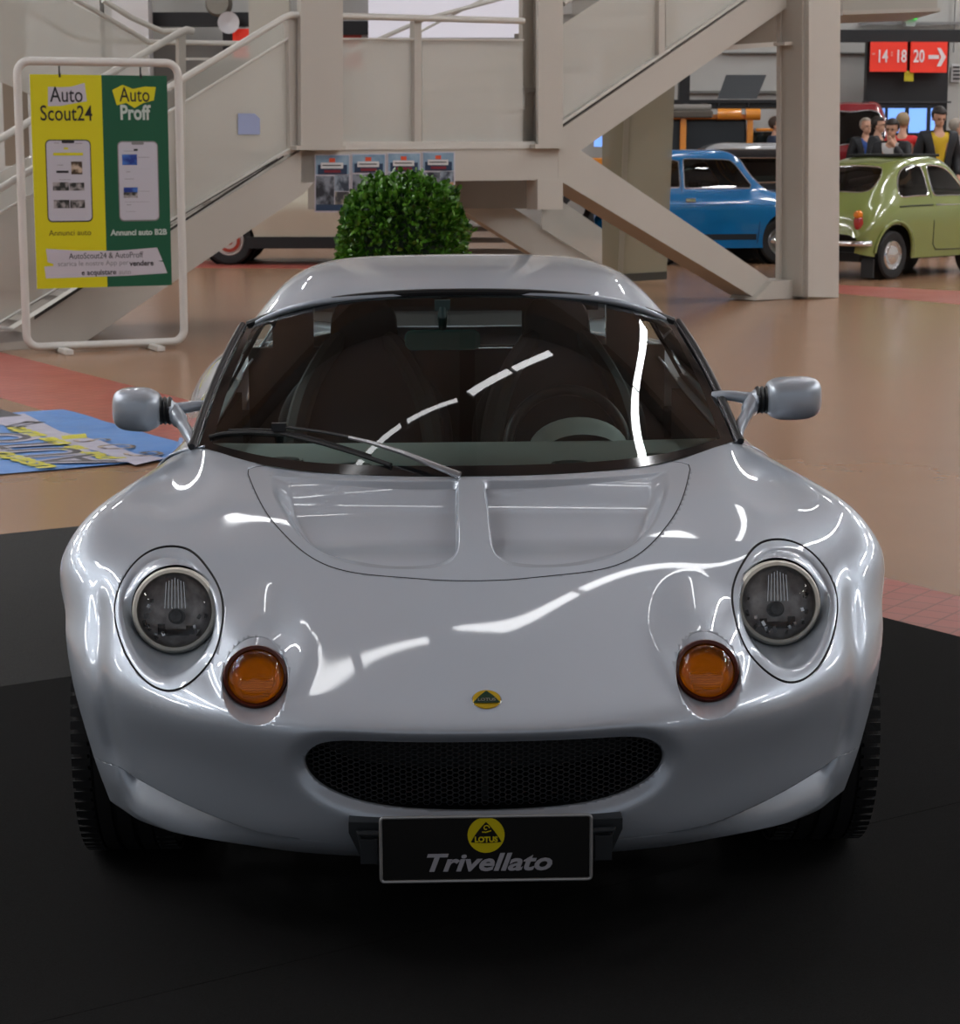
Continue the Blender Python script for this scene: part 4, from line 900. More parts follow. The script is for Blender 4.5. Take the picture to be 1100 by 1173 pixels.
# ================================================================ FLOOR BANNER
def gp(px, py, z=0):
    o = Vector((0,0,CAMH)); d = w_at(px, py, 10)-o; return o+d*((z-CAMH)/d.z)
B0, B1, B2_ = gp(72,470), gp(206,509), gp(10,549); eb = (B2_-B1); ea = (B1-B0)
ea_l = ea.length; U_ = ea.normalized(); Vv = (eb-U_*eb.dot(U_)).normalized(); Lb = eb.dot(Vv)
ban = thing('floor_banner', 'blue printed vinyl banner lying flat on the floor left of the silver car', 'banner', tuple(B0), math.atan2(U_.y, U_.x))
# local: x along U_, y = -Vv
BLU = mat('banner_blue', (.055,.19,.52), .4, noise=(2.5,.3,(.10,.27,.62)), bump=(5,.6,.02)); BWH = mat('banner_lilac', (.36,.35,.45), .45, noise=(9,.2,(.46,.45,.55))); BYE = mat('banner_yellow', (.55,.52,.03), .45); BDK = mat('banner_dark', (.035,.035,.05), .45)
nx, ny = 30, 30; Lx = 2.12; Ly = 3.2
vs = []; 
for j in range(ny+1):
    for i in range(nx+1):
        x = Lx*i/nx; y = -Ly*j/ny if False else -Ly*j/ny
        vs.append((x, y, .006+.006*abs(math.sin(x*5+y*1.3))*abs(math.sin(y*4+1))))
fs = [(j*(nx+1)+i, j*(nx+1)+i+1, (j+1)*(nx+1)+i+1, (j+1)*(nx+1)+i) for j in range(ny) for i in range(nx)]
raw('banner_sheet', vs, fs, BLU, ban)
def bflat(name, pts, m, z=.0135): b = MB(); b.prism([(x, y, z) for x, y in pts], (0,0,.0004)); return b.build(name, m, ban)
MI = Matrix.Translation(B0) @ Matrix.Rotation(math.atan2(U_.y, U_.x), 4, 'Z'); MI = MI.inverted()
def bl(px, py): q = MI @ gp(px, py, .012); return (q.x, q.y)
bflat('white_stripe', [bl(*p) for p in ((-30,470),(5,476),(28,474),(70,495),(115,505),(155,520),(190,525),(155,533),(115,518),(70,508),(30,492),(-40,480))], BWH)
bflat('yellow_patch', [bl(*p) for p in ((70,500),(98,497),(100,502),(72,504))], BYE, .0142)
def btext(body, px, py, size, m, rz=0, bold=0, sx=1):
    x, y = bl(px, py); t = text('lettering', body, size, m, (x, y, .0145), (0,0,rz), ban, bold, 0, .0003, sx=sx); return t
print('BANNER', B0, B1, B2_, Lb, math.degrees(math.atan2(U_.y, U_.x)))
bs = bl(100, 478)
x0_, y0_ = bl(120, 522); x1_, y1_ = bl(45, 508)
rz_ = math.atan2(y0_-y1_, x0_-x1_)
# headline lettering and lines of small print, running along the banner
def bline(a, b, w, m, z=.0142, name='printed_line'):
    p0, p1 = Vector((*bl(*a),0)), Vector((*bl(*b),0)); d = (p1-p0).normalized(); n_ = Vector((-d.y, d.x, 0))*w/2
    return bflat(name, [tuple((p0+n_).xy), tuple((p1+n_).xy), tuple((p1-n_).xy), tuple((p0-n_).xy)], m, z)
def bword(body, a, b, size, m, bold=0, z=.0150):
    p0, p1 = Vector((*bl(*a),0)), Vector((*bl(*b),0)); c = (p0+p1)/2; rz = math.atan2(p1.y-p0.y, p1.x-p0.x)
    t = text('lettering', body, size, m, (c.x, c.y, z), (0,0,rz), ban, bold, .15, .0003); w = t.dimensions.x if t.dimensions.x > 0 else 1
    bpy.context.view_layer.update(); t.scale.x = (p1-p0).length/max(t.dimensions.x, .1); return t
bword('AUTO', (108,533), (-14,497), .50, BWH, .03, .0146); bword('AUTO', (106,532), (-12,497), .44, BDK, .0, .0154)
bline((5,478),(-20,470),.2,BDK); bword('per la tua auto', (124,527),(12,490), .17, BYE, .006); bword('usato', (54,537),(-6,519), .19, BYE, .006)
bword('22', (42,487),(18,486), .34, INKP, .006, .0156); bword('G  O  S', (178,523),(105,504), .26, PBR, .0, .0156)
# ================================================================ POSTERS ON THE LANDING BEAM
PSK = mat('poster_sky', (.10,.20,.32), .4, noise=(9,.3,(.30,.42,.52))); PNV = mat('poster_navy', (.008,.03,.075), .4); POR = mat('poster_orange', (.60,.07,.02), .4); PDR = mat('poster_red', (.16,.008,.02), .4)
for i, (xa, xb, ya, yb, lb) in enumerate(((362,400,178,242,'leftmost of the four poster prints on the landing beam, fully clear of the bush'),(404,441,177,238,'second poster print from the left on the landing beam, partly behind the bush'),(445,481,176,236,'third poster print from the left on the landing beam, mostly behind the bush'),(485,520,175,235,'rightmost of the four poster prints on the landing beam, beside the open dark gap'))):
    t = thing('poster', lb, 'poster', (0,0,0), 0, 'posters on the landing beam')
    def pp(name, u0, v0, u1, v1, m, off):
        q = [(xa+(xb-xa)*u, ya+(yb-ya)*v) for u, v in ((u0,v1),(u1,v1),(u1,v0),(u0,v0))]
        b = MB(); plate(b, q, off, .001); b.build(name, m, t)
    pp('paper_sheet', -.04,-.02,1.04,1.02, WHP, -.006); pp('sky_picture', 0,0,1,.34, PSK, -.009); pp('navy_band', .06,.17,.94,.34, PNV, -.0115)
    pp('title_plate', .15,.13,.82,.235, mat('title_white', (.6,.6,.6)), -.014); pp('title_print', .2,.17,.76,.19, INKP, -.0165); pp('orange_mark', .40,.05,.58,.125, POR, -.0115)
    pp('red_lettering_band', .25,.26,.75,.31, PDR, -.0165)
    pp('car_picture', 0,.37,.55,.98, photo_mat('picture_night', ((.01,.012,.02),(.20,.22,.26)), 9), -.009); pp('car_picture', .56,.35,1,.64, photo_mat('picture_road', ((.02,.03,.05),(.25,.3,.36)), 12), -.009)
    pp('car_picture', .58,.65,1,.98, photo_mat('picture_warm', ((.03,.03,.035),(.35,.32,.25)), 10), -.009); pp('footer_band', 0,.88,1,.99, PNV, -.0115)
    if i == 3: pp('blue_picture', .78,.62,1,.88, PB1, -.0115); pp('blue_picture', .80,.56,1,.62, mat('poster_tan', (.45,.25,.12)), -.0115)
t = thing('sticker', 'pale blue square sticker on the glass of the lower flight', 'sticker', (0,0,0))
b = MB(); plate(b, [(273,130),(292,130),(298,136),(298,154),(273,154)], .02, .003); b.build('sticker_sheet', mat('sticker_blue', (.34,.40,.62), .4), t)

# ================================================================ BOXWOOD BALL
pc_ = w_at(461, 260, 10.2); pb = thing('boxwood_ball', 'clipped green boxwood ball standing behind the roof of the silver car', 'plant', (pc_.x, pc_.y, 0))
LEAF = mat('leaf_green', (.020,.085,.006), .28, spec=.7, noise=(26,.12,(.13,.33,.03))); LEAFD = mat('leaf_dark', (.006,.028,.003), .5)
rx, rz2, cz = .288, .315, .995
def bsurf(th, ph):
    r = Vector((math.cos(ph)*math.cos(th), math.cos(ph)*math.sin(th), math.sin(ph))); k = 1+.035*math.sin(5*th+2*ph)+.03*math.sin(9*ph+3*th)+.02*math.sin(17*th)
    e = .82; v = Vector((math.copysign(abs(r.x)**e, r.x)*rx, math.copysign(abs(r.y)**e, r.y)*rx, math.copysign(abs(r.z)**.86, r.z)*rz2))
    return v*k, r
vs, fs = [], []
for i in range(8500):
    th = rnd.uniform(0, 2*math.pi); ph = math.asin(rnd.uniform(-1, 1)); p, nrm = bsurf(th, ph); p = p*(rnd.uniform(.84, 1.03)+.05*math.sin(13*th)*math.sin(11*ph))+Vector((0,0,cz))
    d = (nrm+Vector((rnd.gauss(0,.6), rnd.gauss(0,.6), rnd.gauss(.35,.6)))).normalized(); s_ = d.cross(Vector((rnd.gauss(0,1), rnd.gauss(0,1), rnd.gauss(0,1)))).normalized()
    L_ = rnd.uniform(.024,.040); w_ = L_*.36; nn_ = d.cross(s_)*.004; n0 = len(vs)
    vs += [p, p+d*L_*.35+s_*w_+nn_, p+d*L_*.75+s_*w_*.8+nn_, p+d*L_, p+d*L_*.75-s_*w_*.8+nn_, p+d*L_*.35-s_*w_+nn_, p+d*L_*.5-nn_]
    fs += [(n0,n0+1,n0+6),(n0+1,n0+2,n0+6),(n0+2,n0+3,n0+6),(n0+3,n0+4,n0+6),(n0+4,n0+5,n0+6),(n0+5,n0,n0+6)]
raw('foliage', vs, fs, LEAF, pb, True)['kind'] = 'stuff'
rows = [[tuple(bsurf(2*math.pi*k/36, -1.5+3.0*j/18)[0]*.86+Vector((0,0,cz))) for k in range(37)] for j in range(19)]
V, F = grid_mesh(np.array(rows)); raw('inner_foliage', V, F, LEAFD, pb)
b = MB(); b.tube([(0,0,.42),(.01,0,.6),(0,0,.8)], .03, 10); b.build('trunk', mat('bark', (.10,.06,.03), .8), pb, True)
b = MB(); b.prism([(sx*.17,sy*.17,0) for sx, sy in ((-1,-1),(1,-1),(1,1),(-1,1))], (0,0,.02)); b.lathe([(.0001,0),(.15,0),(.20,.42),(.215,.44),(.19,.44),(.18,.38),(.0001,.38)], 32, Matrix.Rotation(math.pi/2, 4, 'X')); b.build('pot', mat('pot_grey', (.12,.12,.12), .6), pb, True)
b = MB(); b.tube([(.255,-.15,.55),(.262,-.16,.98)], .004, 6); b.build('support_stake', mat('stake', (.5,.5,.45), .5), pb)

# ================================================================ BACKGROUND CARS
CHR = CHROME; GDK = glass_mat('car_glass_dark', (.16,.18,.17)); INTD = mat('bg_cabin', (.02,.02,.02), .8); TY = mat('bg_tyre', (.014,.014,.015), .7)
def bgcar(name, lb, loc, rotz, paint, st, arches, wheels, side_win, rear_win=None, front_win=None, tw=.16, hub=None, doors=(), it=6, cols=14, smooth_win=False, sy=1):
    root = thing(name, lb, 'car', loc, rotz); root.scale = (1, sy, 1)
    C = []
    for (y, zt, wr, zre, wb, zb, wm, zm, ws, zs) in st: C.append([(0,y,zt),(wr*.55,y,zt-.15*(zt-zre)),(wr,y,zre),((wr+wb)/2+.015,y,(zre+zb)/2),(wb,y,zb),(wm,y,(zb+zm)/2+.02),(wm,y,zm),(ws,y,zs)])
    A = surf(mirror_rows(C), 12, cols, it); V, F = grid_mesh(A)
    for (wy, wz, r) in arches: V, F = clip(V, F, lambda V, wy=wy, wz=wz, r=r: np.where(np.abs(V[:,0]) > .35, np.hypot(V[:,1]-wy, V[:,2]-wz)-r, 1))
    gl = []
    for poly in side_win:
        f = sdf(closed_curve(poly, 6) if smooth_win else poly); g = lambda V, f=f: np.where(np.abs(V[:,0]) > .36, f(V[:,1:3]), 1)
        gl.append(clip(V, F, lambda V, g=g: -g(V))); V, F = clip(V, F, g)
    for poly, y0, y1 in (rear_win or [])+(front_win or []):
        f = sdf(closed_curve(poly, 6)); g = lambda V, f=f, y0=y0, y1=y1: np.where((V[:,1] > y0) & (V[:,1] < y1), f(V[:, [0,2]]), 1)
        gl.append(clip(V, F, lambda V, g=g: -g(V))); V, F = clip(V, F, g)
    bo = raw('body', V, F, paint, root)
    for (Vg, Fg), ring in zip(gl, list(side_win)+[p[0] for p in (rear_win or [])+(front_win or [])]):
        # separate the two sides
        for s_ in (1, -1):
            k = [fc for fc in Fg if all(Vg[i][0]*s_ > -.001 for i in fc)] if ring in side_win else (Fg if s_ > 0 else [])
            if not k: continue
            us = sorted({i for fc in k for i in fc}); mp = {j: i for i, j in enumerate(us)}
            raw('window', [Vg[i] for i in us], [tuple(mp[i] for i in fc) for fc in k], GDK, root)
            # trim round the opening
            bd = {}
            for fc in k:
                for a, b_ in zip(fc, fc[1:]+fc[:1]): e = (min(a,b_), max(a,b_)); bd[e] = bd.get(e, 0)+1
            eb_ = [e for e, c in bd.items() if c == 1]; nx_ = {}
            for a, b_ in eb_: nx_.setdefault(a, []).append(b_); nx_.setdefault(b_, []).append(a)
            if eb_:
                s0 = eb_[0][0]; path = [s0]; prev = None; cur = s0
                while True:
                    c = [q for q in nx_[cur] if q != prev]
                    if not c or c[0] == s0 or len(path) > 3000: break
                    prev, cur = cur, c[0]; path.append(cur)
                P = [Vector(Vg[i]) for i in path][::2]
                if len(P) > 4: b = MB(); b.tube(P, .008, 5, True); b.build('window_trim', hub or BLACK, root, True)
    y0 = st[0][0]; y1 = st[-1][0]
    b = MB(); b.box((0,(y0+y1)/2,.42), (1.0,(y1-y0)*.8,.3)); b.box((0,(y0+y1)/2,.24), (.86,(y1-y0)*.86,.1)); b.build('underbody', INTD, root)
    for sx in (-.28, .28): b = MB(); b.box((sx,(y0+y1)*.5,.75), (.42,.14,.5), Euler((.2,0,0)).to_matrix()); b.build('seat', INTD, root, bevel=.03)
    for (wx, wy, r) in wheels:
        for s_ in (1, -1):
            w = bpy.data.objects.new('wheel', None); COL.objects.link(w); w.parent = root; w.location = (s_*wx, wy, r); w.rotation_euler = (0,0,-s_*math.pi/2*-1)
            w.rotation_euler = (0,0, math.pi/2 if s_ > 0 else -math.pi/2); w.scale = (1/sy, 1, 1)
            b = MB(); b.lathe([(r*.60,-tw*.40),(r*.72,-tw*.5),(r*.92,-tw*.5),(r,-tw*.38),(r,tw*.38),(r*.92,tw*.5),(r*.6,tw*.5)], 40); b.build('tyre', TY, w, True)
            b = MB(); b.lathe([(r*.62,-tw*.42),(r*.58,-tw*.50),(r*.55,-tw*.36),(r*.40,-tw*.34),(r*.38,-tw*.46),(r*.2,-tw*.52),(.0001,-tw*.54)], 40); b.build('hubcap', hub or CHROME, w, True)
            b = MB(); b.lathe([(wy*0+r*1.13,-tw*.2),(r*1.13,tw*.9),(r*.5,tw*.9),(.0001,tw*.9)], 24); b.build('wheel_well', INTD, w, True)
    return root, bo
GRN = mat('olive_green_paint', (.20,.245,.065), .25, 0, 1.0)
ST5 = [(0,.50,.40,.49,.50,.46,.52,.42,.50,.30),(.09,.72,.43,.70,.575,.62,.62,.48,.60,.27),(.33,.93,.44,.92,.60,.80,.66,.52,.63,.24),(.58,1.14,.43,1.10,.615,.84,.67,.52,.65,.22),(.88,1.28,.44,1.23,.62,.86,.67,.52,.65,.22),(1.3,1.33,.45,1.275,.625,.87,.67,.52,.65,.22),
       (1.72,1.305,.45,1.255,.625,.87,.67,.52,.65,.22),(1.98,1.14,.45,1.10,.62,.86,.67,.52,.65,.22),(2.2,.95,.44,.935,.61,.84,.66,.52,.64,.22),(2.5,.85,.42,.83,.58,.74,.64,.5,.62,.23),(2.8,.72,.38,.70,.54,.62,.58,.45,.56,.25),(2.97,.50,.30,.49,.42,.44,.45,.38,.43,.30)]
R45 = math.radians(-45); root5, body5 = bgcar('olive_green_car', 'small rounded olive green classic car at the right edge of the picture, seen from behind', (3.66,23.62,0), R45, GRN, ST5,
    [(.53,.27,.325),(2.37,.27,.325)], [(.565,.53,.262),(.565,2.37,.262)],
    [[(.70,.90),(.72,1.02),(.84,1.16),(1.02,1.215),(1.18,1.215),(1.21,1.18),(1.21,.92),(1.18,.895),(.9,.89)],[(1.31,.92),(1.31,1.18),(1.34,1.215),(1.6,1.20),(1.78,1.12),(1.95,.94),(1.93,.90),(1.6,.89),(1.34,.89)]],
    [([(-.40,.95),(-.43,1.02),(-.37,1.17),(-.25,1.205),(0,1.215),(.25,1.205),(.37,1.17),(.43,1.02),(.40,.95),(0,.94)], .2, .9)], [([(-.42,.98),(-.38,1.2),(0,1.23),(.38,1.2),(.42,.98),(0,.96)], 1.7, 2.3)], hub=CHROME, smooth_win=True)
bv5 = BVHTree.FromPolygons([tuple(v.co) for v in body5.data.vertices], [tuple(q.vertices) for q in body5.data.polygons])
def side5(y, z, s_=1, lift=.003, bv=None):
    h = (bv or bv5).ray_cast(Vector((s_*2, y, z)), Vector((-s_, 0, 0)))[0]; return (h if h else Vector((s_*.67, y, z)))+Vector((s_*lift, 0, 0))
def sline(name, pts, r, m, root, bv=None, s_=1):
    b = MB(); b.tube([side5(y, z, s_, 0.0, bv) for y, z in pts], r, 6); return b.build(name, m, root, True)
sline('door_gap', [(1.26,1.21),(1.255,.9),(1.25,.6),(1.26,.36),(1.32,.30),(1.9,.29)], .007, mat('gap_olive', (.03,.035,.01), .7), root5)
sline('side_moulding', [(.62,.78),(.8,.785),(1.25,.79)], .010, mat('gap_olive', (.03,.035,.01)), root5); sline('side_moulding', [(1.3,.79),(2.2,.78)], .010, CHROME, root5)
for s_ in (1, -1):
    b = MB(); b.lathe([(.0001,-.03),(.035,-.028),(.05,-.01),(.055,.02)], 20, Matrix.Translation((s_*.50,.055,.62)) @ Matrix.Scale(1.9,4,(0,0,1))); b.build('tail_lamp', mat('tail_red', (.35,.008,.005), .15, 0, 1), root5, True)
    b = MB(); b.lathe([(.0001,-.032),(.033,-.03),(.045,-.01),(.05,.02)], 20, Matrix.Translation((s_*.50,.05,.705))); b.build('tail_lamp', mat('tail_amber', (.8,.22,.01), .15, 0, 1), root5, True)
    b = MB(); P = [side5(.53+.335*math.cos(math.radians(a)), .29+.335*math.sin(math.radians(a)), s_, .004) for a in range(-8, 190, 11)]; b.tube(P, .022, 8); b.build('wheel_arch_lip', GRN, root5, True)
b = MB(); b.tube(open_curve([(-.64,.10,.40),(-.56,-.02,.40),(0,-.05,.40),(.56,-.02,.40),(.64,.10,.40)], 6), .032, 10); b.build('rear_bumper', CHROME, root5, True)
for z_ in (.80,.745): b = MB(); [b.box((0,.28-(.80-z_)*1.6,z_+.045-k*.018), (.34,.012,.006)) for k in range(4)]; b.build('engine_lid_vents', mat('gap_olive', (.03,.035,.01)), root5)
b = MB(); b.box((0,1.42,1.328), (.72,.75,.03)); b.build('folding_roof', mat('roof_fabric', (.02,.02,.02), .8), root5, bevel=.01)
b = MB(); b.tube([(-.3,1.05,1.02),(.35,.78,1.10)], .045, 12); b.build('rolled_poster', mat('roll_white', (.62,.62,.66), .4), root5, True)
b = MB(); b.box((.56,.17,.13), (.16,.02,.20)); b.build('mud_flap', BLACK, root5)
# blue hatchback
BLUEP = mat('bright_blue_paint', (.005,.17,.46), .22, 0, 1.0)
STB = [(0,.60,.55,.59,.60,.55,.66,.45,.64,.28),(.04,.88,.56,.87,.66,.80,.72,.55,.70,.24),(.25,1.10,.54,1.09,.68,.86,.74,.55,.72,.22),(.55,1.34,.53,1.30,.69,.88,.75,.55,.73,.20),(1.2,1.37,.54,1.335,.69,.88,.75,.55,.73,.20),(1.92,1.345,.53,1.31,.69,.88,.75,.55,.73,.20),
       (2.18,1.16,.55,1.14,.69,.87,.75,.55,.73,.20),(2.46,.93,.57,.92,.68,.85,.74,.55,.72,.2),(2.9,.88,.58,.86,.67,.80,.73,.55,.71,.22),(3.3,.82,.56,.80,.64,.72,.70,.50,.68,.24),(3.38,.6,.54,.59,.60,.55,.64,.42,.62,.30)]
RB_ = math.radians(11-90); hx = Vector((math.cos(RB_), math.sin(RB_), 0)); hy = Vector((-math.sin(RB_), math.cos(RB_), 0))
wc = w_at(893, 303, 26.6); wc.z = 0; locb = wc-hx*.66-hy*2.72*.74
rootb, bodyb = bgcar('blue_hatchback', 'bright blue boxy small car with a black side stripe, behind the diagonal stringer', tuple(locb), RB_, BLUEP, STB, [(.62,.28,.33),(2.72,.28,.33)], [(.64,.62,.275),(.64,2.72,.275)],
    [[(.35,.93),(.50,1.22),(.85,1.26),(.98,1.25),(.98,.93)],[(1.06,.92),(1.06,1.26),(1.10,1.275),(1.85,1.26),(1.95,1.20),(2.2,.96),(2.18,.92)]], [([(-.5,.95),(-.48,1.24),(0,1.27),(.48,1.24),(.5,.95),(0,.94)], -.1, .6)], [([(-.56,.98),(-.50,1.25),(0,1.28),(.50,1.25),(.56,.98),(0,.96)], 1.9, 2.5)], hub=mat('alloy', (.35,.36,.38)), sy=.74)
bvb = BVHTree.FromPolygons([tuple(v.co) for v in bodyb.data.vertices], [tuple(q.vertices) for q in bodyb.data.polygons])
b = MB()
for y0, y1 in ((1.05,2.28),): b.add([side5(y, z, 1, .004, bvb) for y in np.linspace(y0, y1, 8) for z in (.30,.37)], [(2*k,2*k+1,2*k+3,2*k+2) for k in range(7)])
b.build('side_stripe', mat('stripe_black', (.012,.02,.03), .5), rootb)
sline('door_gap', [(1.0,1.25),(1.01,.9),(1.02,.5),(1.08,.26)], .006, mat('gap_blue', (.002,.03,.10), .6), rootb, bvb); sline('door_gap', [(2.34,.85),(2.33,.5),(2.30,.26)], .006, mat('gap_blue', (.002,.03,.10)), rootb, bvb)
sline('crease_line', [(.2,.72),(1.0,.73),(2.3,.72),(3.1,.70)], .007, BLUEP, rootb, bvb)
b = MB(); b.box(tuple(side5(1.14, .78, 1, .012, bvb)), (.03,.17,.05)); b.build('door_handle', CHROME, rootb, bevel=.008)
# cream coupe
CRM = mat('cream_car_paint', (.52,.49,.40), .3, 0, 1)
STC = [(0,.55,.55,.54,.60,.50,.66,.42,.64,.28),(.06,.82,.56,.81,.66,.76,.74,.55,.70,.26),(.5,.92,.55,.91,.68,.84,.78,.55,.75,.24),(.95,1.15,.5,1.12,.68,.87,.79,.55,.76,.24),(1.35,1.33,.48,1.29,.68,.88,.79,.55,.76,.24),(1.9,1.34,.49,1.30,.68,.88,.79,.55,.76,.24),(2.35,1.1,.52,1.08,.68,.87,.79,.55,.76,.24),(2.65,.90,.56,.89,.67,.84,.78,.55,.75,.24),(3.2,.84,.56,.82,.66,.76,.76,.52,.73,.26),(3.55,.55,.5,.54,.6,.5,.66,.42,.64,.3)]
wcc = w_at(270, 303, 26.4); wcc.z = 0
rc, bc_ = bgcar('cream_coupe', 'cream classic coupe with red and white wheels parked behind the lower flight of stairs', (wcc.x+2.80, wcc.y+.70, 0), math.pi/2, CRM, STC, [(.7,.29,.34),(2.9,.29,.34)], [(.66,.7,.29),(.66,2.87,.29)],
    [[(.95,.92),(1.05,1.1),(1.35,1.24),(1.7,1.25),(1.7,.92)],[(1.78,.92),(1.78,1.25),(2.1,1.20),(2.38,.94)]], hub=mat('hub_white', (.6,.58,.55), .3))
for k_ in rc.children:
    if k_.name.startswith('wheel'):
        b = MB(); b.lathe([(.135,-.086),(.110,-.090),(.095,-.088)], 32); b.lathe([(.05,-.094),(.03,-.097),(.0001,-.098)], 24); b.build('hub_ring_red', mat('hub_red', (.35,.05,.03), .3), k_, True)
b = MB(); P = [(-.80,y,z) for y in (1.1,2.55) for z in (.22,.36)]; b.box((0,1.9,.27), (1.60,1.5,.14)); b.build('sill_panel', BLACK, rc)
# dark saloon with white bonnet stripes, behind the blue car
DKP = mat('black_car_paint', (.015,.016,.018), .2, 0, 1)
rd, bo_ = bgcar('black_saloon', 'small black classic car with pale bonnet stripes, directly behind the blue car', tuple(w_at(764, 200, 30.5)*Vector((1,1,0))), math.radians(-106), DKP, [tuple([a[0]]+[v for v in a[1:]]) for a in STB], [(.62,.28,.33),(2.72,.28,.33)], [(.64,.62,.275),(.64,2.72,.275)],
    [[(.35,.93),(.50,1.22),(.98,1.25),(.98,.93)],[(1.06,.92),(1.06,1.26),(1.85,1.26),(2.2,.96)]], [], [([(-.56,.98),(-.50,1.25),(0,1.28),(.50,1.25),(.56,.98),(0,.96)], 1.9, 2.5)], hub=CHROME)
b = MB(); [b.box((x,2.9,.895), (.10,.8,.012), Euler((-.11,0,0)).to_matrix()) for x in (-.18,)]; b.build('bonnet_stripe', WHP, rd); b = MB(); b.box((.18,2.9,.895), (.10,.8,.012), Euler((-.11,0,0)).to_matrix()); b.build('bonnet_stripe', WHP, rd)
for (px, py, Y, rz, pm, lb) in ((772,190,32.4,-90,mat('silver_car_paint', (.35,.36,.37), .25, 0, 1),'silver classic saloon, only its roof showing above the blue car'),(1032,200,31.9,-90,mat('silver_car_paint', (.35,.36,.37)),'dark-windowed silver car between the red-roofed car and the green one'),(966,190,34.95,0,mat('dark_red_paint', (.20,.015,.02), .25, 0, 1),'dark red car with a red roof just right of the tall column')):
    r_, _ = bgcar('parked_car', lb, tuple(w_at(px, py, Y)*Vector((1,1,0))), math.radians(rz), pm, STB, [(.62,.28,.33),(2.72,.28,.33)], [(.64,.62,.275),(.64,2.72,.275)],
        [[(.35,.93),(.50,1.22),(.98,1.25),(.98,.93)],[(1.06,.92),(1.06,1.26),(1.85,1.26),(2.2,.96)]], [([(-.5,.95),(-.48,1.24),(0,1.27),(.48,1.24),(.5,.95),(0,.94)], -.1, .6)], hub=CHROME, cols=8)
    if px == 772: r_.scale = (1,.88,1.06)
    if pm.name.startswith('dark'): r_.scale = (1,.62,1.53); r_.location.x = 5.95
# orange off-roader with roof rack
ORP = mat('orange_paint', (.75,.27,.03), .3, 0, 1); OY = 35.2
off = thing('orange_off_roader', 'orange and black off-road vehicle with a loaded roof rack behind the blue car', 'off-road vehicle', tuple(w_at(845, 160, OY)*Vector((1,1,0))), 0)
b = MB()
b.box((-1.2,0,.95), (4.0,1.7,.55)); b.box((-.95,0,1.86), (2.1,1.6,.08)); b.box((.50,0,1.66), (.62,1.6,.05)); 
for x in (-2.0,-.95,.10): b.box((x,-.80,1.55), (.10,.06,.62))
b.build('body', ORP, off, bevel=.03)
b = MB(); b.box((-.95,0,1.5), (2.0,1.5,.64)); b.build('cabin', mat('cabin_dark', (.02,.025,.03), .3), off, bevel=.03)
b = MB(); b.box((.46,0,1.42), (.66,1.5,.42)); b.build('cab_windows', GDK, off)
b = MB(); b.box((-1.7,-.78,1.55), (.35,.03,.4)); b.build('side_window', mat('sky_blue_glass', (.10,.22,.45), .2), off)
for x in (-2.6, .15):
    for y in (-.75,.75): b = MB(); b.lathe([(.2,-.12),(.38,-.12),(.4,-.08),(.4,.08),(.38,.12),(.2,.12)], 28, Matrix.Translation((x,y,.40))); b.build('tyre', TY, off, True)
rk = bpy.data.objects.new('roof_rack', None); COL.objects.link(rk); rk.parent = off
b = MB(); b.box((-.6,-.75,2.10), (2.8,.04,.05)); b.box((-.6,.75,2.10), (2.8,.04,.05))
for i in range(6): b.box((-1.8+i*.47,0,2.06), (.04,1.5,.03)); b.box((-1.8+i*.47,-.75,1.98), (.03,.03,.22))
b.build('rack_bars', BLACK, rk)
b = MB(); b.prism([(-.55,-.70,2.0),(.85,-.70,2.0),(.85,-.70,2.12),(-.55,-.70,2.12)], (0,1.2,0)); b.build('rack_box', BLACK, rk)
b = MB(); b.prism([(-.40,-.6,2.14),(.22,-.6,2.14),(.40,-.35,2.52),(-.24,-.35,2.52)], (0,.03,0)); b.build('raised_panel', mat('panel_dark', (.04,.045,.05), .4), rk)
for x0, x1 in ((-1.95,-1.5),(-.42,-.05),(.02,.25)): b = MB(); b.tube([(x0,-.82,1.90),(x1,-.82,1.90)], .09, 14); b.build('rolled_tarp', ORP, rk, True)
b = MB(); b.tube([(-1.28,-.82,2.0),(-.52,-.82,2.0)], .055, 12); b.build('roof_bag', mat('bag_grey', (.25,.24,.22), .7), rk, True); b = MB(); b.box((-.92,-.82,1.90), (.85,.2,.12)); b.build('roof_bag', mat('bag_brown', (.10,.085,.07), .7), rk, bevel=.03)
b = MB(); b.box((.02,-.86,1.28), (.16,.06,.24)); b.build('jerrycan', ORP, off, bevel=.02)

# ================================================================ BACK WALL FITTINGS
def wbox(name, x0, y0, x1, y1, Y, th, m, parent=None):
    a = w_at(x0, y1, Y); c = w_at(x1, y0, Y); b = MB(); b.box(((a.x+c.x)/2, Y+th/2, (a.z+c.z)/2), (abs(c.x-a.x), th, abs(c.z-a.z))); return b.build(name, m, parent)
GB = mat('gate_black', (.010,.011,.013), .5); RS = mat('sign_red', (.62,.028,.012), .45, emit=(.62,.03,.015), es=.25); SW = mat('sign_white', (.75,.70,.72), .5); BW = mat('gate_daylight', (.12,.25,.60), .3, emit=(.16,.33,.85), es=.9)
def gate(lb, x0, x1, ytop, ybot, Y, parts):
    t = thing('hall_gate', lb, 'gate', (0,0,0)); wbox('gate_panel', x0, ytop, x1, ybot, Y, .25, GB, t); 
    for p_ in parts: wbox(*p_[:6], p_[6] if len(p_) > 6 else .05, p_[7] if len(p_) > 7 else BW, t)
    return t
g1 = gate('black hall gate with a red numbered sign and daylit glass panes, at the right', 990, 1088, 46, 192, 37.2, [])
for a_, c_ in ((993,1014),(1017,1037),(1041,1062),(1066,1078)): wbox('gate_pane', a_, 124, c_, 152, 37.17, .02, BW, g1)
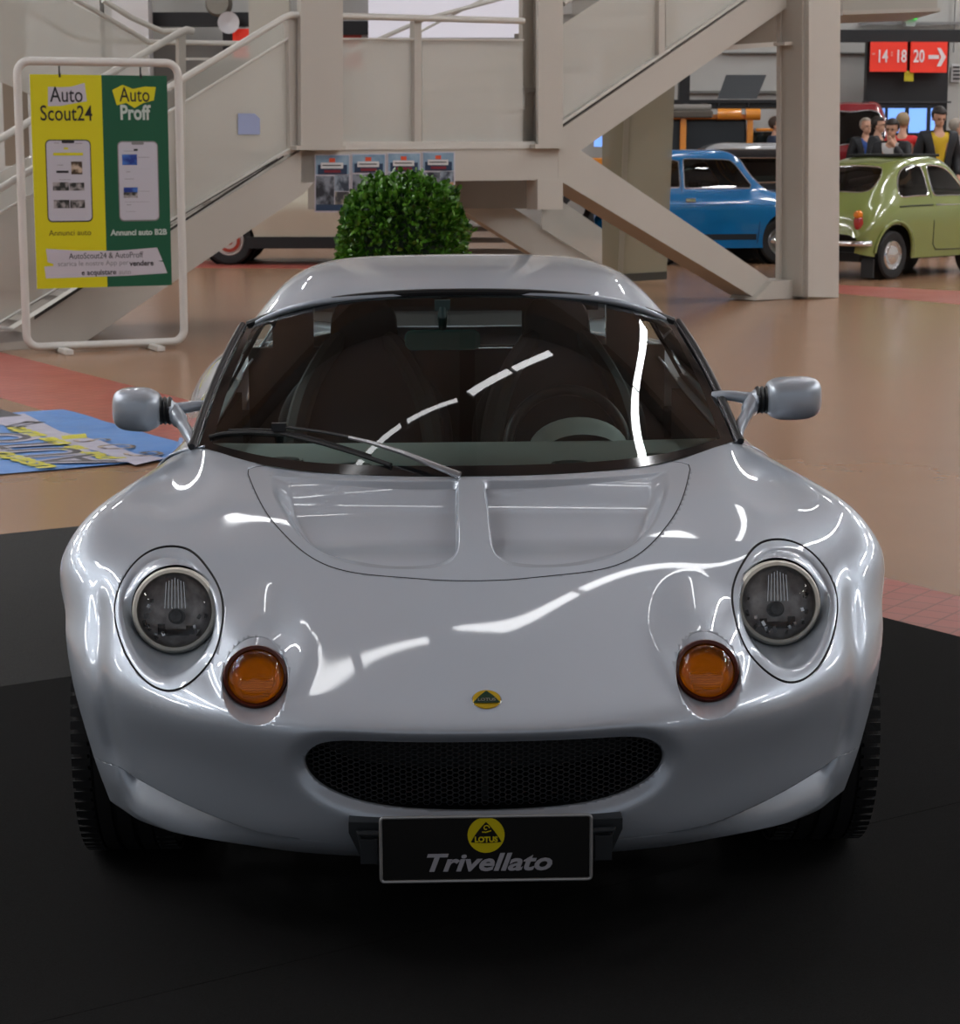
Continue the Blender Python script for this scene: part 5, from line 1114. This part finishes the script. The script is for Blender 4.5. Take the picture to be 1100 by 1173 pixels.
wbox('gate_rail', 988, 116, 1090, 118, 37.15, .04, mat('rail_dark', (.04,.04,.045)), g1); wbox('gate_header', 962, 34, 1110, 48, 36.9, .25, GB, g1)
sg = thing('direction_sign', 'red overhead sign reading 14 18 20 with a white arrow, on the black gate', 'sign', (0,0,0))
s1 = wbox('sign_panel', 997, 48, 1040, 82, 36.82, .06, RS, sg); wbox('sign_panel', 1043, 48, 1086, 83, 36.82, .06, RS, sg)
def wtext(body, px, py, Y, hpx, m, parent, sx=1, bold=.01):
    c = w_at(px, py, Y); return text('lettering', body, hpx*Y/FPX*1.20, m, tuple(c), (math.pi/2,0,0), parent, bold, 0, .004, sx=sx)
wtext('14', 1011, 65, 36.80, 16, SW, sg, .66, .006); wtext('18', 1032.5, 65, 36.80, 16, SW, sg, .66, .006); wtext('20', 1053, 65, 36.80, 16, SW, sg, .66, .006); wtext('-', 1001, 61, 36.80, 7, mat('sign_pale', (.75,.25,.2), .5), sg); wtext(':', 1022, 61, 36.80, 7, mat('sign_pale', (.75,.25,.2)), sg)
b = MB(); o_ = 36.80
b.prism([w_at(x, y, o_) for x, y in ((1064,63),(1076,63),(1076,67.5),(1064,67.5))], (0,.01,0)); b.build('arrow_shaft', SW, sg)
b = MB(); b.prism([w_at(x, y, o_-.01) for x, y in ((1074,55),(1078,55),(1084,65.2),(1078,76),(1073.5,76),(1078.5,65.2))], (0,.01,0)); b.build('arrow_head', SW, sg)
t = thing('notice', 'small yellow notice under the red number sign', 'notice', (0,0,0)); wbox('notice_plate', 1036, 81, 1047, 93, 36.85, .02, mat('notice_yellow', (.50,.42,.01), .5), t)
t = thing('exit_sign', 'green lit exit sign above the black gate', 'sign', (0,0,0)); wbox('sign_body', 1035, 18, 1052, 25, 37.6, .15, mat('exit_housing', (.4,.4,.4)), t); wbox('green_panel', 1037, 17, 1051, 22, 37.55, .04, mat('exit_green', (.02,.45,.03), .5, emit=(.03,.75,.05), es=1.0), t); wbox('exit_pictogram', 1041, 18, 1048, 21, 37.52, .02, mat('exit_pale', (.6,.75,.2), .5, emit=(.6,.8,.3), es=.8), t)
wbox('exit_cone', 1038, 24, 1049, 30, 37.6, .24, mat('exit_housing', (.4,.4,.4)), t)
t = thing('wall_notice', 'white printed notice at the right edge beside the gate', 'notice', (0,0,0)); wbox('notice_sheet', 1090, 73, 1101, 94, 37.93, .02, mat('title_white', (.6,.6,.6)), t)
for k_ in range(4): wbox('printed_row', 1092, 76+k_*4.4, 1100, 78+k_*4.4, 37.91, .01, INKP, t)
t = thing('cable_conduit', 'grey conduit running along the wall above the right gate', 'conduit', (0,0,0)); wbox('conduit_run', 985, 25, 1105, 28, 37.85, .1, mat('conduit_grey', (.22,.22,.22)), t); wbox('conduit_drop', 1093, -20, 1096, 60, 37.84, .1, mat('conduit_grey', (.22,.22,.22)), t)
for i, (x0, y0, x1, y1) in enumerate(((782,86,900,89),(828,60,1000,61.5))):
    o = wbox('trim_%d' % (i+2), x0, y0+18 if i == 0 else y0, x1, y1+18 if i == 0 else y1, 37.9, .1, mat('seam_grey', (.16,.16,.15), .8)); o['kind'] = 'structure'
t = thing('dark_post', 'dark vertical banner post left of the orange off-roader', 'post', (0,0,0)); wbox('post_panel', 776, 70, 791, 265, 36.2, .3, GB, t)
g2 = gate('second hall gate with a dark header behind the upper left stairs', 170, 345, 50, 195, 37.2, []); 
for o in list(g2.children): o.data.materials[0] = mat('gate_grey', (.20,.195,.185), .7)
wbox('gate_header', 168, 14, 345, 30, 36.8, .3, GB, g2); wbox('gate_post', 258, 14, 267, 190, 36.9, .2, GB, g2)
t = thing('red_sign', 'red sign half hidden behind the handrail of the lower flight', 'sign', (0,0,0)); wbox('sign_panel', 267, 33, 296, 66, 36.74, .05, RS, t); wtext('1', 286, 57, 36.72, 9, SW, t)
t = thing('loudspeaker_horn', 'small white horn loudspeaker on the dark gate header', 'loudspeaker', (0,0,0)); c = w_at(262, 26, 36.6)
b = MB(); b.lathe([(.05,.2),(.07,.1),(.17,0),(.18,-.02),(.05,.02),(.0001,.03)], 24, Matrix.Translation(c)); b.build('horn', mat('horn_white', (.55,.55,.58), .4), t, True)
t = thing('red_sign', 'second red sign seen through the landing glass right of the left column', 'sign', (0,0,0)); wbox('sign_panel', 390, 26, 414, 78, 37.94, .05, mat('sign_dull_red', (.45,.05,.035), .5), t)
b = MB(); b.prism([w_at(x, y, 37.92) for x, y in ((392,48),(402,57),(392,68))], (0,.01,0)); b.build('sign_arrow', SW, t); wbox('sign_top', 390, 24, 422, 40, 37.88, .05, GB, t)
b = MB(); P = [w_at(x, y, 37.6) for x, y in ((422,-70),(610,-70),(610,43),(422,43))]; b.prism(P, (0,.1,0)); b.build('window_1', mat('bright_window', (.62,.61,.66), .6, emit=(.70,.70,.80), es=.28))['kind'] = 'structure'
t = thing('wall_cabinet', 'grey round wall unit above the second gate', 'wall unit', (0,0,0)); c = w_at(250, 4, 36.8); b = MB(); b.lathe([(.0001,-.1),(.18,-.1),(.22,0),(.22,.2)], 24, Matrix.Translation(c)); b.build('drum_unit', mat('unit_grey', (.24,.23,.20), .5), t, True)
for i, (x0, x1) in enumerate(((80,112),(133,168),(288,330))):
    t = thing('wall_pilaster', ('pale pilaster on the far wall behind the upper left handrail','bright pilaster on the far wall left of the dark gate header','pale pilaster beside the half hidden red sign')[i], 'pilaster', (0,0,0)); wbox('pilaster_shaft', x0, -60, x1, 190, 36.25, .45, (WALLM, WALLB, mat('pilaster_cream', (.44,.43,.38), .7))[i], t)
for x0, y0, x1, y1 in ((20,16,70,18),(20,6,70,8)): pass
t = thing('leaning_column', 'brown steel column at the top left corner behind the stairs', 'column', (0,0,0)); wbox('column_shaft', 6, -60, 20, 190, 27.0, .3, mat('brown_steel', (.20,.165,.125), .6), t)
t = thing('wall_screen', 'small blue screen glimpsed in the gap right of the landing corner', 'screen', (0,0,0)); wbox('screen_panel', 681, 152, 690, 168, 35.0, .1, BW, t)

# ================================================================ PEOPLE
SKINM = mat('skin', (.50,.27,.18), .5, noise=(30,.3,(.56,.31,.21)))
def evalmesh(name, vs, es, fs, mods):
    me = bpy.data.meshes.new('tmp'); me.from_pydata([tuple(v) for v in vs], es, fs); o = bpy.data.objects.new('tmp', me); COL.objects.link(o)
    mods(o, me); dg = bpy.context.evaluated_depsgraph_get(); m2 = bpy.data.meshes.new_from_object(o.evaluated_get(dg)); bpy.data.objects.remove(o)
    V = [tuple(v.co) for v in m2.vertices]; F = [tuple(p.vertices) for p in m2.polygons]; bpy.data.meshes.remove(m2); return V, F
def skin(nodes, edges, root=0, sub=2):
    names = list(nodes); vs = [nodes[n][0] for n in names]; es = [(names.index(a), names.index(b_)) for a, b_ in edges]
    def mods(o, me):
        o.modifiers.new('s', 'SKIN'); me_l = me.skin_vertices[0].data if me.skin_vertices else None
        if me_l is None:
            bm = bmesh.new(); bm.from_mesh(me); bm.verts.layers.skin.verify(); bm.to_mesh(me); bm.free(); me_l = me.skin_vertices[0].data
        for i, n in enumerate(names): me_l[i].radius = nodes[n][1] if isinstance(nodes[n][1], tuple) else (nodes[n][1],)*2; me_l[i].use_root = (i == root)
        d = o.modifiers.new('u', 'SUBSURF'); d.levels = sub
    return evalmesh('b', vs, es, [], mods)
def remesh(V, F, vox):
    def mods(o, me):
        d = o.modifiers.new('r', 'REMESH'); d.mode = 'VOXEL'; d.voxel_size = vox; s_ = o.modifiers.new('m', 'SMOOTH'); s_.factor = .5; s_.iterations = 3
    return evalmesh('r', V, [], F, mods)
def ell(b, c, r, n=20, R=None):
    vs = []; fs = []
    for j in range(n//2+1):
        ph = -math.pi/2+math.pi*j/(n//2)
        for k in range(n):
            a = 2*math.pi*k/n; p = Vector((r[0]*math.cos(ph)*math.cos(a), r[1]*math.cos(ph)*math.sin(a), r[2]*math.sin(ph)))
            if R is not None: p = R @ p
            vs.append(p+Vector(c))
    for j in range(n//2):
        for k in range(n): fs.append((j*n+k, j*n+(k+1)%n, (j+1)*n+(k+1)%n, (j+1)*n+k))
    b.add(vs, fs)
def person(lb, loc, face, h, hair, top, jacket=None, trousers=None, glasses=False, hand_to_face=False, look=0, haircap=.0):
    """face: heading in degrees, 0 = towards the camera"""
    root = thing('person', lb, 'person', loc, math.radians(face)); root.scale = (h/1.76,)*3
    arms = {}
    for s_, n in ((1,'R'),(-1,'L')):
        if hand_to_face and s_ == 1: arms[n] = [(.20,0,1.43),(.235,-.10,1.20),(.09,-.20,1.44)]
        else: arms[n] = [(s_*.195,0,1.43),(s_*.25,.03,1.16),(s_*.22,-.12,.96)]
    N_ = {'pel':((0,0,.95),(.15,.10)),'sp':((0,0,1.14),(.135,.095)),'ch':((0,.0,1.34),(.15,.105)),'nk':((0,.01,1.50),.055),'hd':((0,-.01,1.60),.05)}
    E_ = [('pel','sp'),('sp','ch'),('ch','nk'),('nk','hd')]
    for n in ('R','L'):
        s_ = 1 if n == 'R' else -1; a, e, w = arms[n]
        N_.update({'sh'+n:(a,.058),'el'+n:(e,.042),'wr'+n:(w,.028),'hp'+n:((s_*.10,0,.90),.085),'kn'+n:((s_*.11,-.01,.50),.058),'an'+n:((s_*.115,.03,.09),.040),'to'+n:((s_*.13,-.13,.04),.036)})
        E_ += [('ch','sh'+n),('sh'+n,'el'+n),('el'+n,'wr'+n),('pel','hp'+n),('hp'+n,'kn'+n),('kn'+n,'an'+n),('an'+n,'to'+n)]
    V, F = skin(N_, E_); b = MB(); b.add(V, F)
    HR = Matrix.Rotation(math.radians(look), 3, 'X'); hc = Vector((0,-.015,1.655)); T = lambda v: hc+HR @ Vector(v)
    ell(b, T((0,.012,.018)), (.076,.094,.095), 24, HR); ell(b, T((0,-.022,-.055)), (.056,.064,.062), 20, HR); ell(b, T((0,-.030,-.095)), (.030,.040,.024), 14, HR)
    ell(b, T((0,-.092,-.025)), (.013,.020,.014), 10, HR); ell(b, T((0,-.084,.0)), (.009,.013,.024), 10, HR)
    ell(b, T((0,-.078,-.062)), (.024,.012,.006), 10, HR); ell(b, T((0,-.074,-.074)), (.020,.012,.007), 10, HR); ell(b, T((0,-.072,.024)), (.05,.016,.010), 10, HR)
    for s_ in (1,-1): ell(b, T((s_*.076,.012,-.02)), (.010,.018,.030), 10, HR)
    for n in ('R','L'):
        a, e, w = [Vector(q) for q in arms[n]]; s_ = 1 if n == 'R' else -1; d = (w-e).normalized(); side = Vector((s_,0,0)); side = (side-d*side.dot(d)).normalized(); up = d.cross(side)
        b.tube([w, w+d*.03, w+d*.085], [.026,.036,.034], 10)
        for k in range(4): 
            o_ = w+d*.08+side*(.027-.018*k); L_ = (.062,.070,.066,.052)[k]; b.tube([o_, o_+d*L_*.5+up*.006, o_+d*L_+up*.020], [.0095,.009,.008], 8)
        b.tube([w+d*.03-side*.028, w+d*.06-side*.052, w+d*.085-side*.058], [.011,.010,.009], 8)
    V, F = remesh(b.v, b.f, .009); raw('body', V, F, SKINM, root)
    for s_ in (1,-1):
        q = MB(); ell(q, T((s_*.031,-.080,.002)), (.012,.008,.007), 12, HR); q.build('eye', mat('eye_dark', (.03,.02,.02), .2), root, True)
    # hair
    q = MB(); ell(q, T((0,.022,.035)), (.083,.098,.090), 28, HR); V, F = np.array([tuple(v) for v in q.v]), q.f
    inv = HR.transposed(); loc_ = lambda V: (V-np.array(hc)) @ np.array(HR)
    V, F = clip(V, F, lambda V: np.maximum(loc_(V)[:,2]-.058-haircap, loc_(V)[:,1]-(.0+haircap*.3))+np.where(loc_(V)[:,2] < -.06, -1, 0))
    solid(raw('hair', V, F, hair, root), .010, 1)
    if glasses:
        q = MB()
        for s_ in (1,-1): q.tube([T((s_*.031+.021*math.cos(t), -.096, .002+.015*math.sin(t))) for t in [2*math.pi*k/16 for k in range(16)]], .0022, 5, True); q.tube([T((s_*.052,-.094,.004)), T((s_*.078,.0,-.002))], .002, 5)
        q.tube([T((-.011,-.097,.004)), T((.011,-.097,.004))], .002, 5); q.build('glasses', BLACK, root, True)
    def cloth(name, keys, edges, k, m, cut=None):
        nd = {x: (N_[x][0], tuple(r*k[0]+k[1] for r in (N_[x][1] if isinstance(N_[x][1], tuple) else (N_[x][1],)*2))) for x in keys}
        V, F = skin(nd, edges); V = np.array(V)
        if cut is not None: V, F = clip(V, F, cut)
        o = raw(name, V, F, m, root); return o
    up_k = ['ch','sp','pel','shR','elR','wrR','shL','elL','wrL']; up_e = [('pel','sp'),('sp','ch'),('ch','shR'),('shR','elR'),('elR','wrR'),('ch','shL'),('shL','elL'),('elL','wrL')]
    cloth('shirt', up_k+['nk'], up_e+[('ch','nk')], (1.06,.008), top, lambda V: 1.525-V[:,2])
    if jacket:
        cloth('jacket', up_k+['nk'], up_e+[('ch','nk')], (1.14,.020), jacket, lambda V: np.minimum(np.where(V[:,1] < -.02, np.abs(V[:,0])-.020-.10*np.clip((V[:,2]-1.0)/.5, 0, 1), 1), 1.535-V[:,2]))
    cloth('trousers', ['pel','hpR','knR','anR','hpL','knL','anL'], [('pel','hpR'),('hpR','knR'),('knR','anR'),('pel','hpL'),('hpL','knL'),('knL','anL')], (1.12,.012), trousers or mat('trouser_dark', (.02,.022,.03), .8))
    for n, s_ in (('R',1),('L',-1)):
        q = MB(); ell(q, (s_*.122,-.045,.045), (.052,.14,.045), 18); V, F = clip(np.array([tuple(v) for v in q.v]), q.f, lambda V: V[:,2]-.004); raw('shoe', V, F, mat('shoe_leather', (.02,.015,.012), .4), root)
    return root
HB_ = mat('hair_dark', (.018,.012,.009), .6); HG = mat('hair_grey', (.28,.24,.20), .6); HBR = mat('hair_brown', (.05,.03,.02), .6); HBL = mat('hair_blond', (.30,.22,.13), .6)
JB = mat('jacket_black', (.012,.013,.016), .7); JN = mat('jacket_navy', (.012,.020,.045), .7); JR = mat('jacket_red', (.55,.02,.02), .7); SWH = mat('shirt_white', (.55,.55,.55), .7); SYE = mat('shirt_yellow', (.55,.36,.01), .7); SBL = mat('shirt_blue', (.02,.07,.28), .7); SDK = mat('shirt_dark', (.03,.03,.035), .7)
def at_(px, Y): return ((px-550)/FPX*(Y*math.cos(PITCH)+.05), Y, 0)
person('person in a navy suit turned to the right beside the tall column', at_(888,33.9), 70, 1.84, HBR, SWH, JN)
person('person with dark hair and glasses holding a hand to the face behind the green car', at_(1021,27.6), -28, 1.74, HB_, SWH, JB, glasses=True, hand_to_face=True, look=8)
person('person in a red top with light hair behind the person with the raised hand', at_(1033,30.95), 160, 1.86, HBL, JR)
person('person in a black jacket and glasses seen in profile left of the red top', at_(1005,33.65), 60, 1.84, HB_, SDK, JB, glasses=True)
person('bald person in a blue top in front of the red-roofed car', at_(991,34.35), 20, 1.82, HG, SBL, JB, haircap=.03)
person('person in a yellow shirt and open dark jacket looking down beside the green car roof', at_(1074,28.4), 8, 1.90, HB_, SYE, JB, look=18)
person('person with grey hair at the far right edge, mostly cut off', at_(1094,33.0), 100, 1.80, HG, SWH)
